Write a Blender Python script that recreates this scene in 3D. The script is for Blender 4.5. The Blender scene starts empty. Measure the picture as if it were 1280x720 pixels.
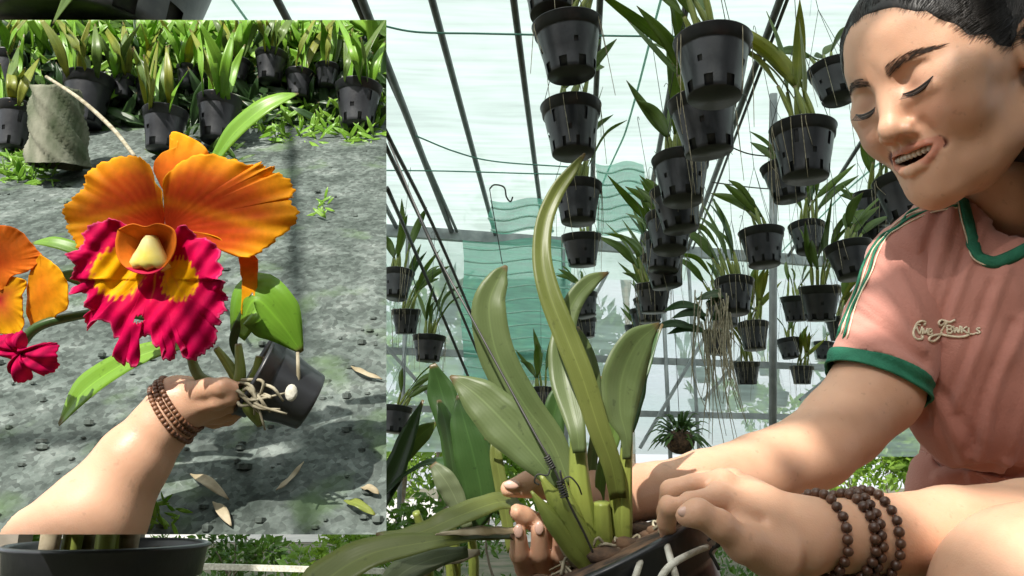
import bpy, bmesh, math, random
import numpy as np
from mathutils import Vector, Matrix
from mathutils.bvhtree import BVHTree
random.seed(7); RNG = np.random.default_rng(7)
SC = bpy.context.scene
COL = SC.collection
PITCH = math.radians(14.0); CAMH = 0.55; F = 1000.0
CP, SP = math.cos(PITCH), math.sin(PITCH)

# ------------------------------------------------------------------ frames
def cf2w(a):
    """camera-aligned metres (right, forward, up) -> world"""
    a = np.asarray(a, float)
    x, y, z = a[..., 0], a[..., 1], a[..., 2]
    return np.stack([x, y * CP - z * SP, y * SP + z * CP + CAMH], -1)
def w2cf(a):
    a = np.asarray(a, float)
    x, y, z = a[..., 0], a[..., 1], a[..., 2] - CAMH
    return np.stack([x, y * CP + z * SP, -y * SP + z * CP], -1)
def C(px, py, d):
    return np.array([(px - 640) / F * d, d, (360 - py) / F * d])
def P(px, py, d):
    return cf2w(C(px, py, d))
def PZ(px, py, z):
    """point seen at px,py that lies at world height z"""
    r = cf2w(C(px, py, 1.0)) - np.array([0, 0, CAMH])
    return np.array([0, 0, CAMH]) + r * ((z - CAMH) / r[2])
CAMV = np.array([0, -CP, -SP])      # towards the photographer

# ------------------------------------------------------------------ materials
def new_mat(name):
    m = bpy.data.materials.new(name); m.use_nodes = True
    nt = m.node_tree; nt.nodes.clear()
    out = nt.nodes.new('ShaderNodeOutputMaterial')
    return m, nt, out
def N(nt, t, **kw):
    n = nt.nodes.new(t)
    for k, v in kw.items():
        if k.startswith('i_'):
            key = k[2:]
            key = int(key) if key.isdigit() else key
            n.inputs[key].default_value = v
        else: setattr(n, k, v)
    return n
def c4(c): return (c[0], c[1], c[2], 1.0)
def noise_col(nt, c1, c2, scale, detail=4, coord='Object', lo=.35, hi=.65, stretch=None):
    tc = N(nt, 'ShaderNodeTexCoord')
    src = tc.outputs[coord]
    if stretch:
        mp = N(nt, 'ShaderNodeMapping'); mp.inputs['Scale'].default_value = stretch
        nt.links.new(src, mp.inputs[0]); src = mp.outputs[0]
    nz = N(nt, 'ShaderNodeTexNoise'); nz.inputs['Scale'].default_value = scale; nz.inputs['Detail'].default_value = detail
    nt.links.new(src, nz.inputs['Vector'])
    rp = N(nt, 'ShaderNodeValToRGB')
    rp.color_ramp.elements[0].position = lo; rp.color_ramp.elements[0].color = c4(c1)
    rp.color_ramp.elements[1].position = hi; rp.color_ramp.elements[1].color = c4(c2)
    nt.links.new(nz.outputs['Fac'], rp.inputs[0])
    return rp.outputs[0], nz, src
def simple(name, c1, c2=None, scale=30, rough=.5, bump=0, bscale=None, spec=.5, metal=0, transl=0, sss=0, detail=4, stretch=None, attr=None, tcol=None, sheen=0, coord='Object'):
    m, nt, out = new_mat(name)
    c2 = c2 or tuple(x * .75 for x in c1)
    col, nz, src = noise_col(nt, c1, c2, scale, detail, coord=coord, stretch=stretch)
    if attr:
        at = N(nt, 'ShaderNodeAttribute', attribute_name=attr)
        mx = N(nt, 'ShaderNodeMix', data_type='RGBA', blend_type='MULTIPLY'); mx.inputs[0].default_value = 1
        nt.links.new(col, mx.inputs[6]); nt.links.new(at.outputs['Color'], mx.inputs[7]); col = mx.outputs[2]
    b = N(nt, 'ShaderNodeBsdfPrincipled')
    b.inputs['Roughness'].default_value = rough; b.inputs['Metallic'].default_value = metal
    b.inputs['Specular IOR Level'].default_value = spec
    if sheen: b.inputs['Sheen Weight'].default_value = sheen
    nt.links.new(col, b.inputs['Base Color'])
    if sss:
        b.inputs['Subsurface Weight'].default_value = sss
        b.inputs['Subsurface Radius'].default_value = (.012, .005, .003)
        b.inputs['Subsurface Scale'].default_value = 1
    if bump:
        bn = N(nt, 'ShaderNodeTexNoise'); bn.inputs['Scale'].default_value = bscale or scale * 4; bn.inputs['Detail'].default_value = 5
        nt.links.new(src, bn.inputs['Vector'])
        bp = N(nt, 'ShaderNodeBump'); bp.inputs['Strength'].default_value = bump; bp.inputs['Distance'].default_value = .002
        nt.links.new(bn.outputs['Fac'], bp.inputs['Height']); nt.links.new(bp.outputs[0], b.inputs['Normal'])
    sh = b.outputs[0]
    if transl:
        t = N(nt, 'ShaderNodeBsdfTranslucent')
        if tcol:
            mx = N(nt, 'ShaderNodeMix', data_type='RGBA', blend_type='MULTIPLY'); mx.inputs[0].default_value = 1
            nt.links.new(col, mx.inputs[6]); mx.inputs[7].default_value = c4(tcol); nt.links.new(mx.outputs[2], t.inputs[0])
        else: nt.links.new(col, t.inputs[0])
        ms = N(nt, 'ShaderNodeMixShader'); ms.inputs[0].default_value = transl
        nt.links.new(sh, ms.inputs[1]); nt.links.new(t.outputs[0], ms.inputs[2]); sh = ms.outputs[0]
    nt.links.new(sh, out.inputs[0])
    return m
def leafmat(name, c1, c2, transl=.35, rough=.38, scale=14):
    """leaf with fine lengthwise veins: the colour attribute carries (across, along)"""
    m, nt, out = new_mat(name)
    col, nz, src = noise_col(nt, c1, c2, scale, 6, lo=.3, hi=.7)
    uv = N(nt, 'ShaderNodeAttribute', attribute_name='uvleaf')
    sp = N(nt, 'ShaderNodeSeparateXYZ'); nt.links.new(uv.outputs['Vector'], sp.inputs[0])
    mu = N(nt, 'ShaderNodeMath', operation='MULTIPLY', i_1=75.0); nt.links.new(sp.outputs[0], mu.inputs[0])
    sn = N(nt, 'ShaderNodeMath', operation='SINE'); nt.links.new(mu.outputs[0], sn.inputs[0])
    mr = N(nt, 'ShaderNodeMapRange', i_1=-1.0, i_2=1.0, i_3=.975, i_4=1.02); nt.links.new(sn.outputs[0], mr.inputs[0])
    # midrib
    d = N(nt, 'ShaderNodeMath', operation='SUBTRACT', i_1=.5); nt.links.new(sp.outputs[0], d.inputs[0])
    ab = N(nt, 'ShaderNodeMath', operation='ABSOLUTE'); nt.links.new(d.outputs[0], ab.inputs[0])
    rib = N(nt, 'ShaderNodeMapRange', i_1=0.0, i_2=.035, i_3=1.35, i_4=1.0); nt.links.new(ab.outputs[0], rib.inputs[0])
    m2 = N(nt, 'ShaderNodeMath', operation='MULTIPLY'); nt.links.new(mr.outputs[0], m2.inputs[0]); nt.links.new(rib.outputs[0], m2.inputs[1])
    # specks
    spn = N(nt, 'ShaderNodeTexNoise'); spn.inputs['Scale'].default_value = 160; spn.inputs['Detail'].default_value = 3
    nt.links.new(src, spn.inputs['Vector'])
    spr = N(nt, 'ShaderNodeMapRange', i_1=.64, i_2=.72, i_3=1.0, i_4=.72); nt.links.new(spn.outputs[0], spr.inputs[0])
    m3 = N(nt, 'ShaderNodeMath', operation='MULTIPLY'); nt.links.new(m2.outputs[0], m3.inputs[0]); nt.links.new(spr.outputs[0], m3.inputs[1])
    vm = N(nt, 'ShaderNodeVectorMath', operation='SCALE'); nt.links.new(col, vm.inputs[0]); nt.links.new(m3.outputs[0], vm.inputs['Scale'])
    tn = N(nt, 'ShaderNodeMath', operation='MULTIPLY_ADD', i_1=.10); nt.links.new(nz.outputs[0], tn.inputs[0]); nt.links.new(sp.outputs[1], tn.inputs[2])
    tr_ = N(nt, 'ShaderNodeMapRange', i_1=.985, i_2=1.03, i_3=0.0, i_4=.85); nt.links.new(tn.outputs[0], tr_.inputs[0])
    tm_ = N(nt, 'ShaderNodeMix', data_type='RGBA'); nt.links.new(tr_.outputs[0], tm_.inputs[0]); nt.links.new(vm.outputs[0], tm_.inputs[6]); tm_.inputs[7].default_value = (.16, .10, .045, 1)
    class _o: outputs = [tm_.outputs[2]]
    vm = _o
    b = N(nt, 'ShaderNodeBsdfPrincipled'); b.inputs['Roughness'].default_value = rough
    nt.links.new(vm.outputs[0], b.inputs['Base Color'])
    bp = N(nt, 'ShaderNodeBump'); bp.inputs['Strength'].default_value = .04; bp.inputs['Distance'].default_value = .001
    nt.links.new(sn.outputs[0], bp.inputs['Height']); nt.links.new(bp.outputs[0], b.inputs['Normal'])
    t = N(nt, 'ShaderNodeBsdfTranslucent')
    tm = N(nt, 'ShaderNodeMix', data_type='RGBA', blend_type='MULTIPLY'); tm.inputs[0].default_value = 1
    nt.links.new(vm.outputs[0], tm.inputs[6]); tm.inputs[7].default_value = (1.5, 1.45, .75, 1); nt.links.new(tm.outputs[2], t.inputs[0])
    ms = N(nt, 'ShaderNodeMixShader'); ms.inputs[0].default_value = transl
    nt.links.new(b.outputs[0], ms.inputs[1]); nt.links.new(t.outputs[0], ms.inputs[2])
    nt.links.new(ms.outputs[0], out.inputs[0])
    return m
def sheetmat(name, col, see, stripes=60, axis=1, depth=.12, tcol=(.86, .92, .9)):
    """woven translucent plastic: part of the light goes straight through the weave"""
    m, nt, out = new_mat(name)
    tc = N(nt, 'ShaderNodeTexCoord')
    mp = N(nt, 'ShaderNodeMapping')
    sc = [.7, .7, .7]; sc[axis] = 1.0; mp.inputs['Scale'].default_value = sc
    nt.links.new(tc.outputs['Object'], mp.inputs[0])
    nz = N(nt, 'ShaderNodeTexNoise'); nz.inputs['Scale'].default_value = 2.2; nz.inputs['Detail'].default_value = 5
    nt.links.new(mp.outputs[0], nz.inputs['Vector'])
    st = [.35, .35, .35]; st[axis] = 3.5
    mp2 = N(nt, 'ShaderNodeMapping'); mp2.inputs['Scale'].default_value = st
    nt.links.new(tc.outputs['Object'], mp2.inputs[0])
    n2 = N(nt, 'ShaderNodeTexNoise'); n2.inputs['Scale'].default_value = stripes / 10; n2.inputs['Detail'].default_value = 6
    nt.links.new(mp2.outputs[0], n2.inputs['Vector'])
    ad = N(nt, 'ShaderNodeMath', operation='ADD'); nt.links.new(nz.outputs[0], ad.inputs[0]); nt.links.new(n2.outputs[0], ad.inputs[1])
    mr = N(nt, 'ShaderNodeMapRange', i_1=.7, i_2=1.3, i_3=1 - depth, i_4=1 + depth); nt.links.new(ad.outputs[0], mr.inputs[0])
    vm = N(nt, 'ShaderNodeVectorMath', operation='SCALE'); vm.inputs[0].default_value = tcol; nt.links.new(mr.outputs[0], vm.inputs['Scale'])
    tr = N(nt, 'ShaderNodeBsdfTranslucent'); nt.links.new(vm.outputs[0], tr.inputs[0])
    df = N(nt, 'ShaderNodeBsdfDiffuse'); df.inputs[0].default_value = c4(col)
    a = N(nt, 'ShaderNodeMixShader'); a.inputs[0].default_value = .25
    nt.links.new(tr.outputs[0], a.inputs[1]); nt.links.new(df.outputs[0], a.inputs[2])
    tp = N(nt, 'ShaderNodeBsdfTransparent')
    ms = N(nt, 'ShaderNodeMixShader')
    mr2 = N(nt, 'ShaderNodeMapRange', i_1=.7, i_2=1.3, i_3=see * 1.35, i_4=see * .65); nt.links.new(ad.outputs[0], mr2.inputs[0])
    nt.links.new(mr2.outputs[0], ms.inputs[0])
    nt.links.new(a.outputs[0], ms.inputs[1]); nt.links.new(tp.outputs[0], ms.inputs[2])
    nt.links.new(ms.outputs[0], out.inputs[0])
    return m

M = {}
M['pot'] = simple('black_plastic', (.020, .021, .025), (.034, .036, .040), 18, rough=.33, bump=.15, bscale=120)
M['pot_dusty'] = simple('dusty_black_plastic', (.018, .019, .022), (.050, .050, .050), 26, rough=.42, bump=.2, bscale=90)
M['bark'] = simple('bark_medium', (.16, .09, .05), (.03, .02, .015), 60, rough=.9, bump=.8, bscale=150)
M['root'] = simple('pale_roots', (.42, .38, .28), (.22, .19, .12), 80, rough=.8)
M['leaf'] = leafmat('orchid_leaf', (.095, .165, .035), (.16, .24, .055))
M['leaf_dark'] = leafmat('dark_orchid_leaf', (.03, .075, .018), (.055, .115, .03), transl=.25)
M['leaf_yellow'] = leafmat('yellowing_leaf', (.32, .33, .05), (.18, .24, .05))
M['leaf_pale'] = leafmat('pale_orchid_leaf', (.15, .19, .10), (.20, .24, .13), transl=.4, rough=.5)
M['leaf_lime'] = leafmat('sunlit_leaf', (.15, .34, .025), (.24, .42, .05), transl=.3)
M['leaf_dry'] = simple('dry_leaf', (.42, .36, .25), (.18, .14, .07), 40, rough=.7, stretch=(1, 1, 1))
M['bulb'] = leafmat('pseudobulb', (.26, .30, .06), (.19, .25, .06), transl=.12, rough=.4)
M['steel'] = simple('galvanised_steel', (.34, .36, .37), (.22, .24, .25), 12, rough=.5, metal=.3, bump=.1)
M['dark_steel'] = simple('dark_steel', (.10, .105, .11), (.16, .165, .17), 15, rough=.5, metal=.2)
M['wire'] = simple('hanger_wire', (.05, .05, .05), (.09, .085, .08), 40, rough=.5, metal=.5)
M['cord'] = simple('green_cord', (.10, .30, .24), (.16, .36, .3), 30, rough=.7)
M['white_cord'] = simple('white_cord', (.68, .66, .58), (.45, .43, .36), 120, rough=.8, bump=.4, bscale=500)
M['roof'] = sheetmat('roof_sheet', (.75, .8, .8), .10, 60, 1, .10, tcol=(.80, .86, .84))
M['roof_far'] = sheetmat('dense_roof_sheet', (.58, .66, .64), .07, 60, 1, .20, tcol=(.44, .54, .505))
M['wallnet'] = sheetmat('wall_net', (.70, .84, .82), .42, 50, 2, .2, tcol=(.80, .96, .94))
M['greennet'] = sheetmat('green_net', (.16, .50, .38), .34, 90, 2, .35, tcol=(.26, .66, .52))
M['stripe'] = simple('pale_net_seam', (.60, .80, .72), (.5, .72, .66), 20, rough=.7, transl=.5)

# ------------------------------------------------------------------ mesh builder
def catmull(pts, n):
    p = np.asarray(pts, float)
    if len(p) < 3:
        t = np.linspace(0, 1, n)[:, None]; return p[0] * (1 - t) + p[-1] * t
    q = np.vstack([2 * p[0] - p[1], p, 2 * p[-1] - p[-2]])
    ts = np.linspace(0, len(p) - 1 - 1e-9, n); out = []
    for t in ts:
        i = int(t); u = t - i; a, b, c, d = q[i:i + 4]
        out.append(.5 * ((2 * b) + (-a + c) * u + (2 * a - 5 * b + 4 * c - d) * u * u + (-a + 3 * b - 3 * c + d) * u ** 3))
    return np.array(out)
def unit(v):
    v = np.asarray(v, float); l = np.linalg.norm(v); return v / l if l > 1e-12 else np.array([0, 0, 1.])
class G:
    def __init__(s): s.v = []; s.f = []; s.uv = []
    def grid(s, rows, closed=False, uv=True, flip=False):
        b = len(s.v); nr = len(rows); nc = len(rows[0])
        for i, r in enumerate(rows):
            for j, p in enumerate(r):
                s.v.append(tuple(p)); s.uv.append((j / max(1, nc - 1), i / max(1, nr - 1), 0))
        m = nc if closed else nc - 1
        for i in range(nr - 1):
            for j in range(m):
                k = (j + 1) % nc
                q = (b + i * nc + j, b + i * nc + k, b + (i + 1) * nc + k, b + (i + 1) * nc + j)
                s.f.append(q[::-1] if flip else q)
        return b
    def tube(s, pts, rad, n=8, smooth=0, cap=True):
        p = catmull(pts, smooth) if smooth else np.asarray(pts, float)
        m = len(p)
        if np.isscalar(rad): r = np.full(m, rad)
        else: r = np.interp(np.linspace(0, 1, m), np.linspace(0, 1, len(rad)), rad)
        t = np.gradient(p, axis=0); t /= np.maximum(np.linalg.norm(t, axis=1), 1e-12)[:, None]
        a = np.cross(t[0], [0, 0, 1.]);
        if np.linalg.norm(a) < .1: a = np.cross(t[0], [1., 0, 0])
        a = unit(a); rows = []
        for i in range(m):
            a = unit(a - t[i] * np.dot(a, t[i])); bb = np.cross(t[i], a)
            rows.append([p[i] + r[i] * (math.cos(x) * a + math.sin(x) * bb) for x in np.linspace(0, 2 * math.pi, n, endpoint=False)])
        b0 = s.grid(rows, closed=True)
        if cap:
            s.f.append(tuple(b0 + j for j in range(n))[::-1]); s.f.append(tuple(b0 + (m - 1) * n + j for j in range(n)))
    def lathe(s, prof, o, ax=(0, 0, 1), n=28, skip=None):
        ax = unit(ax); a = np.cross(ax, [0, 1., 0]);
        if np.linalg.norm(a) < .1: a = np.cross(ax, [1., 0, 0])
        a = unit(a); bb = np.cross(ax, a); o = np.asarray(o, float)
        b = len(s.v)
        for i, (r, z) in enumerate(prof):
            for j in range(n):
                x = 2 * math.pi * j / n
                s.v.append(tuple(o + ax * z + r * (math.cos(x) * a + math.sin(x) * bb))); s.uv.append((j / n, i / len(prof), 0))
        for i in range(len(prof) - 1):
            for j in range(n):
                if skip and skip(i, j): continue
                k = (j + 1) % n
                s.f.append((b + i * n + j, b + i * n + k, b + (i + 1) * n + k, b + (i + 1) * n + j))
    def ball(s, c, r, n=8, sq=(1, 1, 1)):
        c = np.asarray(c, float)
        rows = []
        for i in range(n + 1):
            th = math.pi * i / n
            rows.append([c + r * np.array([math.sin(th) * math.cos(x) * sq[0], math.sin(th) * math.sin(x) * sq[1], math.cos(th) * sq[2]]) for x in np.linspace(0, 2 * math.pi, n * 2, endpoint=False)])
        s.grid(rows, closed=True, flip=True)
    def leaf(s, pts, hw, nrm, fold=.18, thick=.0009, n=22, twist=0, wave=0):
        """solid blade: closed lens section swept along a spline, hw = half widths along it"""
        p = catmull(pts, n); t = np.gradient(p, axis=0); t /= np.maximum(np.linalg.norm(t, axis=1), 1e-12)[:, None]
        w = np.interp(np.linspace(0, 1, n), np.linspace(0, 1, len(hw)), hw)
        k = np.array([.25, .5, .25]); ww = np.convolve(np.pad(w, 1, mode='edge'), k, 'valid'); ww[0] = w[0]; ww[-1] = w[-1]; w = ww
        nrm = np.asarray(nrm, float); rows = []
        us = [-1, -.6, -.25, 0, .25, .6, 1]
        for i in range(n):
            nn = unit(nrm - t[i] * np.dot(nrm, t[i])); sd = np.cross(t[i], nn)
            if twist:
                an = twist * i / (n - 1); nn, sd = nn * math.cos(an) + sd * math.sin(an), sd * math.cos(an) - nn * math.sin(an)
            top = []; bot = []
            for u in us:
                wv = wave * math.sin(i * 1.1 + u * 2) * abs(u) if wave else 0
                q = p[i] + sd * u * w[i] + nn * (fold * abs(u) * w[i] + wv)
                th = thick * (1 - .85 * abs(u))
                top.append(q + nn * th); bot.append(q - nn * th)
            rows.append(top + bot[::-1])
        b = len(s.v); nc = 14
        for i, r in enumerate(rows):
            for j, q in enumerate(r):
                s.v.append(tuple(q)); u = (us[j] if j < 7 else us[13 - j]) * .5 + .5; s.uv.append((u, i / (n - 1), 0))
        for i in range(n - 1):
            for j in range(nc):
                kx = (j + 1) % nc
                s.f.append((b + i * nc + j, b + (i + 1) * nc + j, b + (i + 1) * nc + kx, b + i * nc + kx))
        for j in range(6):
            s.f.append((b + j, b + j + 1, b + 12 - j, b + 13 - j)); e = b + (n - 1) * nc
            s.f.append((e + j + 1, e + j, e + 13 - j, e + 12 - j))
    def box(s, a, b, w, h, up=(0, 0, 1)):
        a = np.asarray(a, float); b = np.asarray(b, float); t = unit(b - a); sd = unit(np.cross(t, up)); u = np.cross(sd, t)
        k = len(s.v)
        for p in (a, b):
            for x, y in ((-1, -1), (1, -1), (1, 1), (-1, 1)):
                s.v.append(tuple(p + sd * x * w / 2 + u * y * h / 2)); s.uv.append((0, 0, 0))
        for q in ((0, 1, 2, 3), (7, 6, 5, 4), (0, 4, 5, 1), (1, 5, 6, 2), (2, 6, 7, 3), (3, 7, 4, 0)):
            s.f.append(tuple(k + x for x in q))
    def build(s, name, mat, parent=None, smooth=True, origin=None, clip=None, colors=None):
        me = bpy.data.meshes.new(name)
        v = np.array(s.v, float)
        if parent is not None: v = v - np.array(parent.matrix_basis.translation if parent.parent is None else world_loc(parent))
        elif origin is not None: v = v - np.asarray(origin)
        me.from_pydata(v.tolist(), [], s.f)
        at = me.attributes.new('uvleaf', 'FLOAT_VECTOR', 'POINT'); at.data.foreach_set('vector', np.array(s.uv, np.float32).ravel())
        if colors is not None:
            ca = me.attributes.new('tint', 'FLOAT_COLOR', 'POINT'); ca.data.foreach_set('color', np.asarray(colors, np.float32).ravel())
        me.polygons.foreach_set('use_smooth', [smooth] * len(me.polygons))
        me.materials.append(mat); me.update()
        o = bpy.data.objects.new(name, me); COL.objects.link(o)
        if parent is not None: o.parent = parent
        elif origin is not None: o.location = origin
        if clip: clip_obj(o, clip)
        return o
def world_loc(o):
    l = Vector(o.location)
    while o.parent is not None:
        o = o.parent; l = l + Vector(o.location)
    return l
def clip_obj(o, planes):
    bm = bmesh.new(); bm.from_mesh(o.data); off = np.array(world_loc(o))
    for co, no in planes:
        r = bmesh.ops.bisect_plane(bm, geom=bm.verts[:] + bm.edges[:] + bm.faces[:], plane_co=Vector(co - off), plane_no=Vector(no), clear_outer=True, dist=1e-6)
        ed = [e for e in r['geom_cut'] if isinstance(e, bmesh.types.BMEdge)]
        if ed:
            try: bmesh.ops.holes_fill(bm, edges=ed, sides=0)
            except Exception: pass
    bm.to_mesh(o.data); bm.free(); o.data.update()
def tag(o, label=None, cat=None, group=None, kind=None):
    if label: o['label'] = label
    if cat: o['category'] = cat
    if group: o['group'] = group
    if kind: o['kind'] = kind
    return o
def thing(name, label, cat, loc=(0, 0, 0), group=None):
    o = bpy.data.objects.new(name, None); COL.objects.link(o); o.location = tuple(loc); o.empty_display_size = .05
    return tag(o, label, cat, group)
def copy_tree(o, parent=None):
    c = o.copy(); COL.objects.link(c)
    if parent is not None: c.parent = parent
    for ch in list(o.children): copy_tree(ch, c)
    return c

# ------------------------------------------------------------------ sculpting by blended distance fields
class SDF:
    def __init__(s): s.p = []
    def cone(s, a, b, ra, rb, k=.01, op='u'): s.p.append((op, 'c', np.asarray(a, float), np.asarray(b, float), ra, rb, k)); return s
    def chain(s, pts, rs, k=.01, op='u'):
        for i in range(len(pts) - 1): s.cone(pts[i], pts[i + 1], rs[i], rs[i + 1], k, op)
        return s
    def ball(s, c, r, k=.01, op='u'): return s.cone(c, np.asarray(c) + 1e-6, r, r, k, op)
    def ell(s, c, r, k=.01, op='u', rot=None): s.p.append((op, 'e', np.asarray(c, float), np.asarray(r, float), None if rot is None else np.asarray(rot, float), 0, k)); return s
    def mesh(s, lo, hi, h):
        lo = np.asarray(lo, float); n = np.ceil((np.asarray(hi) - lo) / h).astype(int) + 1
        D = np.full(n, .05, np.float32)
        ax = [(lo[i] + h * np.arange(n[i])).astype(np.float32) for i in range(3)]
        for op, ty, a, b, r1, r2, k in s.p:
            if ty == 'c': mn = np.minimum(a - r1, b - r2); mx = np.maximum(a + r1, b + r2)
            else:
                R = np.full(3, b.max()) if r1 is not None else b
                mn = a - R; mx = a + R
            mg = k + 4 * h
            i0 = np.clip(((mn - mg - lo) / h).astype(int), 0, n); i1 = np.clip(((mx + mg - lo) / h).astype(int) + 2, 0, n)
            if (i1 <= i0).any(): continue
            sl = tuple(slice(i0[i], i1[i]) for i in range(3))
            X = ax[0][sl[0]][:, None, None]; Y = ax[1][sl[1]][None, :, None]; Z = ax[2][sl[2]][None, None, :]
            if ty == 'c':
                d = b - a; dd = float(d @ d) + 1e-12
                x, y, z = X - np.float32(a[0]), Y - np.float32(a[1]), Z - np.float32(a[2])
                t = np.clip((x * np.float32(d[0]) + y * np.float32(d[1]) + z * np.float32(d[2])) / np.float32(dd), 0, 1)
                q = np.sqrt((x - t * np.float32(d[0])) ** 2 + (y - t * np.float32(d[1])) ** 2 + (z - t * np.float32(d[2])) ** 2) - (np.float32(r1) + t * np.float32(r2 - r1))
            else:
                x, y, z = X - np.float32(a[0]), Y - np.float32(a[1]), Z - np.float32(a[2])
                if r1 is not None:
                    r = r1.astype(np.float32); x, y, z = (r[0, 0] * x + r[1, 0] * y + r[2, 0] * z, r[0, 1] * x + r[1, 1] * y + r[2, 1] * z, r[0, 2] * x + r[1, 2] * y + r[2, 2] * z)
                b = b.astype(np.float32)
                k0 = np.sqrt((x / b[0]) ** 2 + (y / b[1]) ** 2 + (z / b[2]) ** 2); k1 = np.sqrt((x / b[0] ** 2) ** 2 + (y / b[1] ** 2) ** 2 + (z / b[2] ** 2) ** 2)
                q = k0 * (k0 - 1) / np.maximum(k1, 1e-6)
            A = D[sl]; k = np.float32(max(k, 1e-5))
            if op == 'u': hh = np.maximum(k - np.abs(A - q), 0) / k; D[sl] = np.minimum(A, q) - hh * hh * k * np.float32(.25)
            else: hh = np.maximum(k - np.abs(A + q), 0) / k; D[sl] = np.maximum(A, -q) + hh * hh * k * np.float32(.25)
        return nets(D, lo, h)
def nets(D, lo, h):
    S = D < 0
    nx, ny, nz = D.shape
    cnt = np.zeros((nx - 1, ny - 1, nz - 1), np.uint8)
    for i in (0, 1):
        for j in (0, 1):
            for k in (0, 1): cnt += S[i:nx - 1 + i, j:ny - 1 + j, k:nz - 1 + k]
    act = (cnt > 0) & (cnt < 8)
    idx = np.full(act.shape, -1, np.int64); cells = np.argwhere(act); idx[act] = np.arange(len(cells))
    acc = np.zeros((len(cells), 3)); w = np.zeros(len(cells))
    cr = [(0, 0, 0), (1, 0, 0), (0, 1, 0), (1, 1, 0), (0, 0, 1), (1, 0, 1), (0, 1, 1), (1, 1, 1)]
    val = [D[cells[:, 0] + c[0], cells[:, 1] + c[1], cells[:, 2] + c[2]] for c in cr]
    for a in range(8):
        for b in range(a + 1, 8):
            df = [abs(cr[a][m] - cr[b][m]) for m in range(3)]
            if sum(df) != 1: continue
            va, vb = val[a], val[b]; m = (va < 0) != (vb < 0)
            t = np.where(m, va / np.where(m, va - vb, 1), 0)
            pa, pb = np.array(cr[a], float), np.array(cr[b], float)
            acc += np.where(m[:, None], pa + t[:, None] * (pb - pa), 0); w += m
    V = lo + h * (cells + acc / np.maximum(w, 1)[:, None])
    faces = []
    for d in range(3):
        sl0 = [slice(None)] * 3; sl1 = [slice(None)] * 3; sl0[d] = slice(0, -1); sl1[d] = slice(1, None)
        a, b = S[tuple(sl0)], S[tuple(sl1)]
        ed = np.argwhere(a != b); e1, e2 = [(1, 2), (2, 0), (0, 1)][d]
        ed = ed[(ed[:, e1] > 0) & (ed[:, e2] > 0) & (ed[:, e1] < D.shape[e1] - 1) & (ed[:, e2] < D.shape[e2] - 1)]
        ins = a[ed[:, 0], ed[:, 1], ed[:, 2]]
        def g(o1, o2):
            c = ed.copy(); c[:, e1] -= o1; c[:, e2] -= o2; return idx[c[:, 0], c[:, 1], c[:, 2]]
        q = np.stack([g(1, 1), g(0, 1), g(0, 0), g(1, 0)], 1)
        q[~ins] = q[~ins][:, ::-1]; faces.append(q)
    Fc = np.vstack(faces); Fc = Fc[(Fc >= 0).all(1)]
    return V, Fc
def smooth_mesh(V, Fc, it=2, lam=.5):
    for _ in range(it):
        s = np.zeros_like(V); n = np.zeros(len(V))
        for a, b in ((0, 1), (1, 2), (2, 3), (3, 0)):
            np.add.at(s, Fc[:, a], V[Fc[:, b]]); np.add.at(n, Fc[:, a], 1); np.add.at(s, Fc[:, b], V[Fc[:, a]]); np.add.at(n, Fc[:, b], 1)
        V = V * (1 - lam) + lam * s / np.maximum(n, 1)[:, None]
    return V
def normals(V, Fc):
    n = np.cross(V[Fc[:, 2]] - V[Fc[:, 0]], V[Fc[:, 3]] - V[Fc[:, 1]]); o = np.zeros_like(V)
    for i in range(4): np.add.at(o, Fc[:, i], n)
    return o / np.maximum(np.linalg.norm(o, axis=1), 1e-12)[:, None]
def geo_from(V, Fc):
    g = G(); g.v = [tuple(x) for x in V]; g.f = [tuple(int(y) for y in x) for x in Fc]; g.uv = [(0, 0, 0)] * len(V); return g

# ------------------------------------------------------------------ camera, sky, sun
cam = bpy.data.cameras.new('camera'); camo = bpy.data.objects.new('camera', cam); COL.objects.link(camo)
camo.location = (0, 0, CAMH); camo.rotation_euler = (math.pi / 2 + PITCH, 0, 0)
cam.sensor_width = 36; cam.lens = 36 * F / 1280; cam.clip_start = .01; cam.clip_end = 900
SC.camera = camo
SUN = unit((-.30, -.72, .66))
w = bpy.data.worlds.new('World'); SC.world = w; w.use_nodes = True
nt = w.node_tree; bg = nt.nodes['Background']
sky = nt.nodes.new('ShaderNodeTexSky'); sky.sky_type = 'NISHITA'; sky.sun_disc = False
sky.sun_elevation = math.asin(SUN[2]); sky.sun_rotation = math.atan2(SUN[0], SUN[1])
sky.air_density = 1.0; sky.dust_density = 3.0; sky.ozone_density = 1.0
tc = N(nt, 'ShaderNodeTexCoord'); mp = N(nt, 'ShaderNodeMapping'); mp.inputs['Scale'].default_value = (1, 1, 2.5); nt.links.new(tc.outputs['Generated'], mp.inputs[0])
nz = N(nt, 'ShaderNodeTexNoise'); nz.inputs['Scale'].default_value = 2.2; nz.inputs['Detail'].default_value = 7; nt.links.new(mp.outputs[0], nz.inputs['Vector'])
mr = N(nt, 'ShaderNodeMapRange', i_1=.30, i_2=.55, i_3=.35, i_4=1.0); nt.links.new(nz.outputs[0], mr.inputs[0])
mx = N(nt, 'ShaderNodeMix', data_type='RGBA'); nt.links.new(mr.outputs[0], mx.inputs[0]); nt.links.new(sky.outputs[0], mx.inputs[6]); mx.inputs[7].default_value = (5.0, 5.25, 5.5, 1)   # bright cloud
nt.links.new(mx.outputs[2], bg.inputs[0]); bg.inputs[1].default_value = .15
sl = bpy.data.lights.new('sun', 'SUN'); sl.energy = 4.6; sl.angle = math.radians(.55); sl.color = (1, .95, .87)
so = bpy.data.objects.new('sun', sl); COL.objects.link(so); so.location = (-3, -7, 7)
so.rotation_euler = Vector(-SUN).to_track_quat('-Z', 'Y').to_euler()
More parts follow.
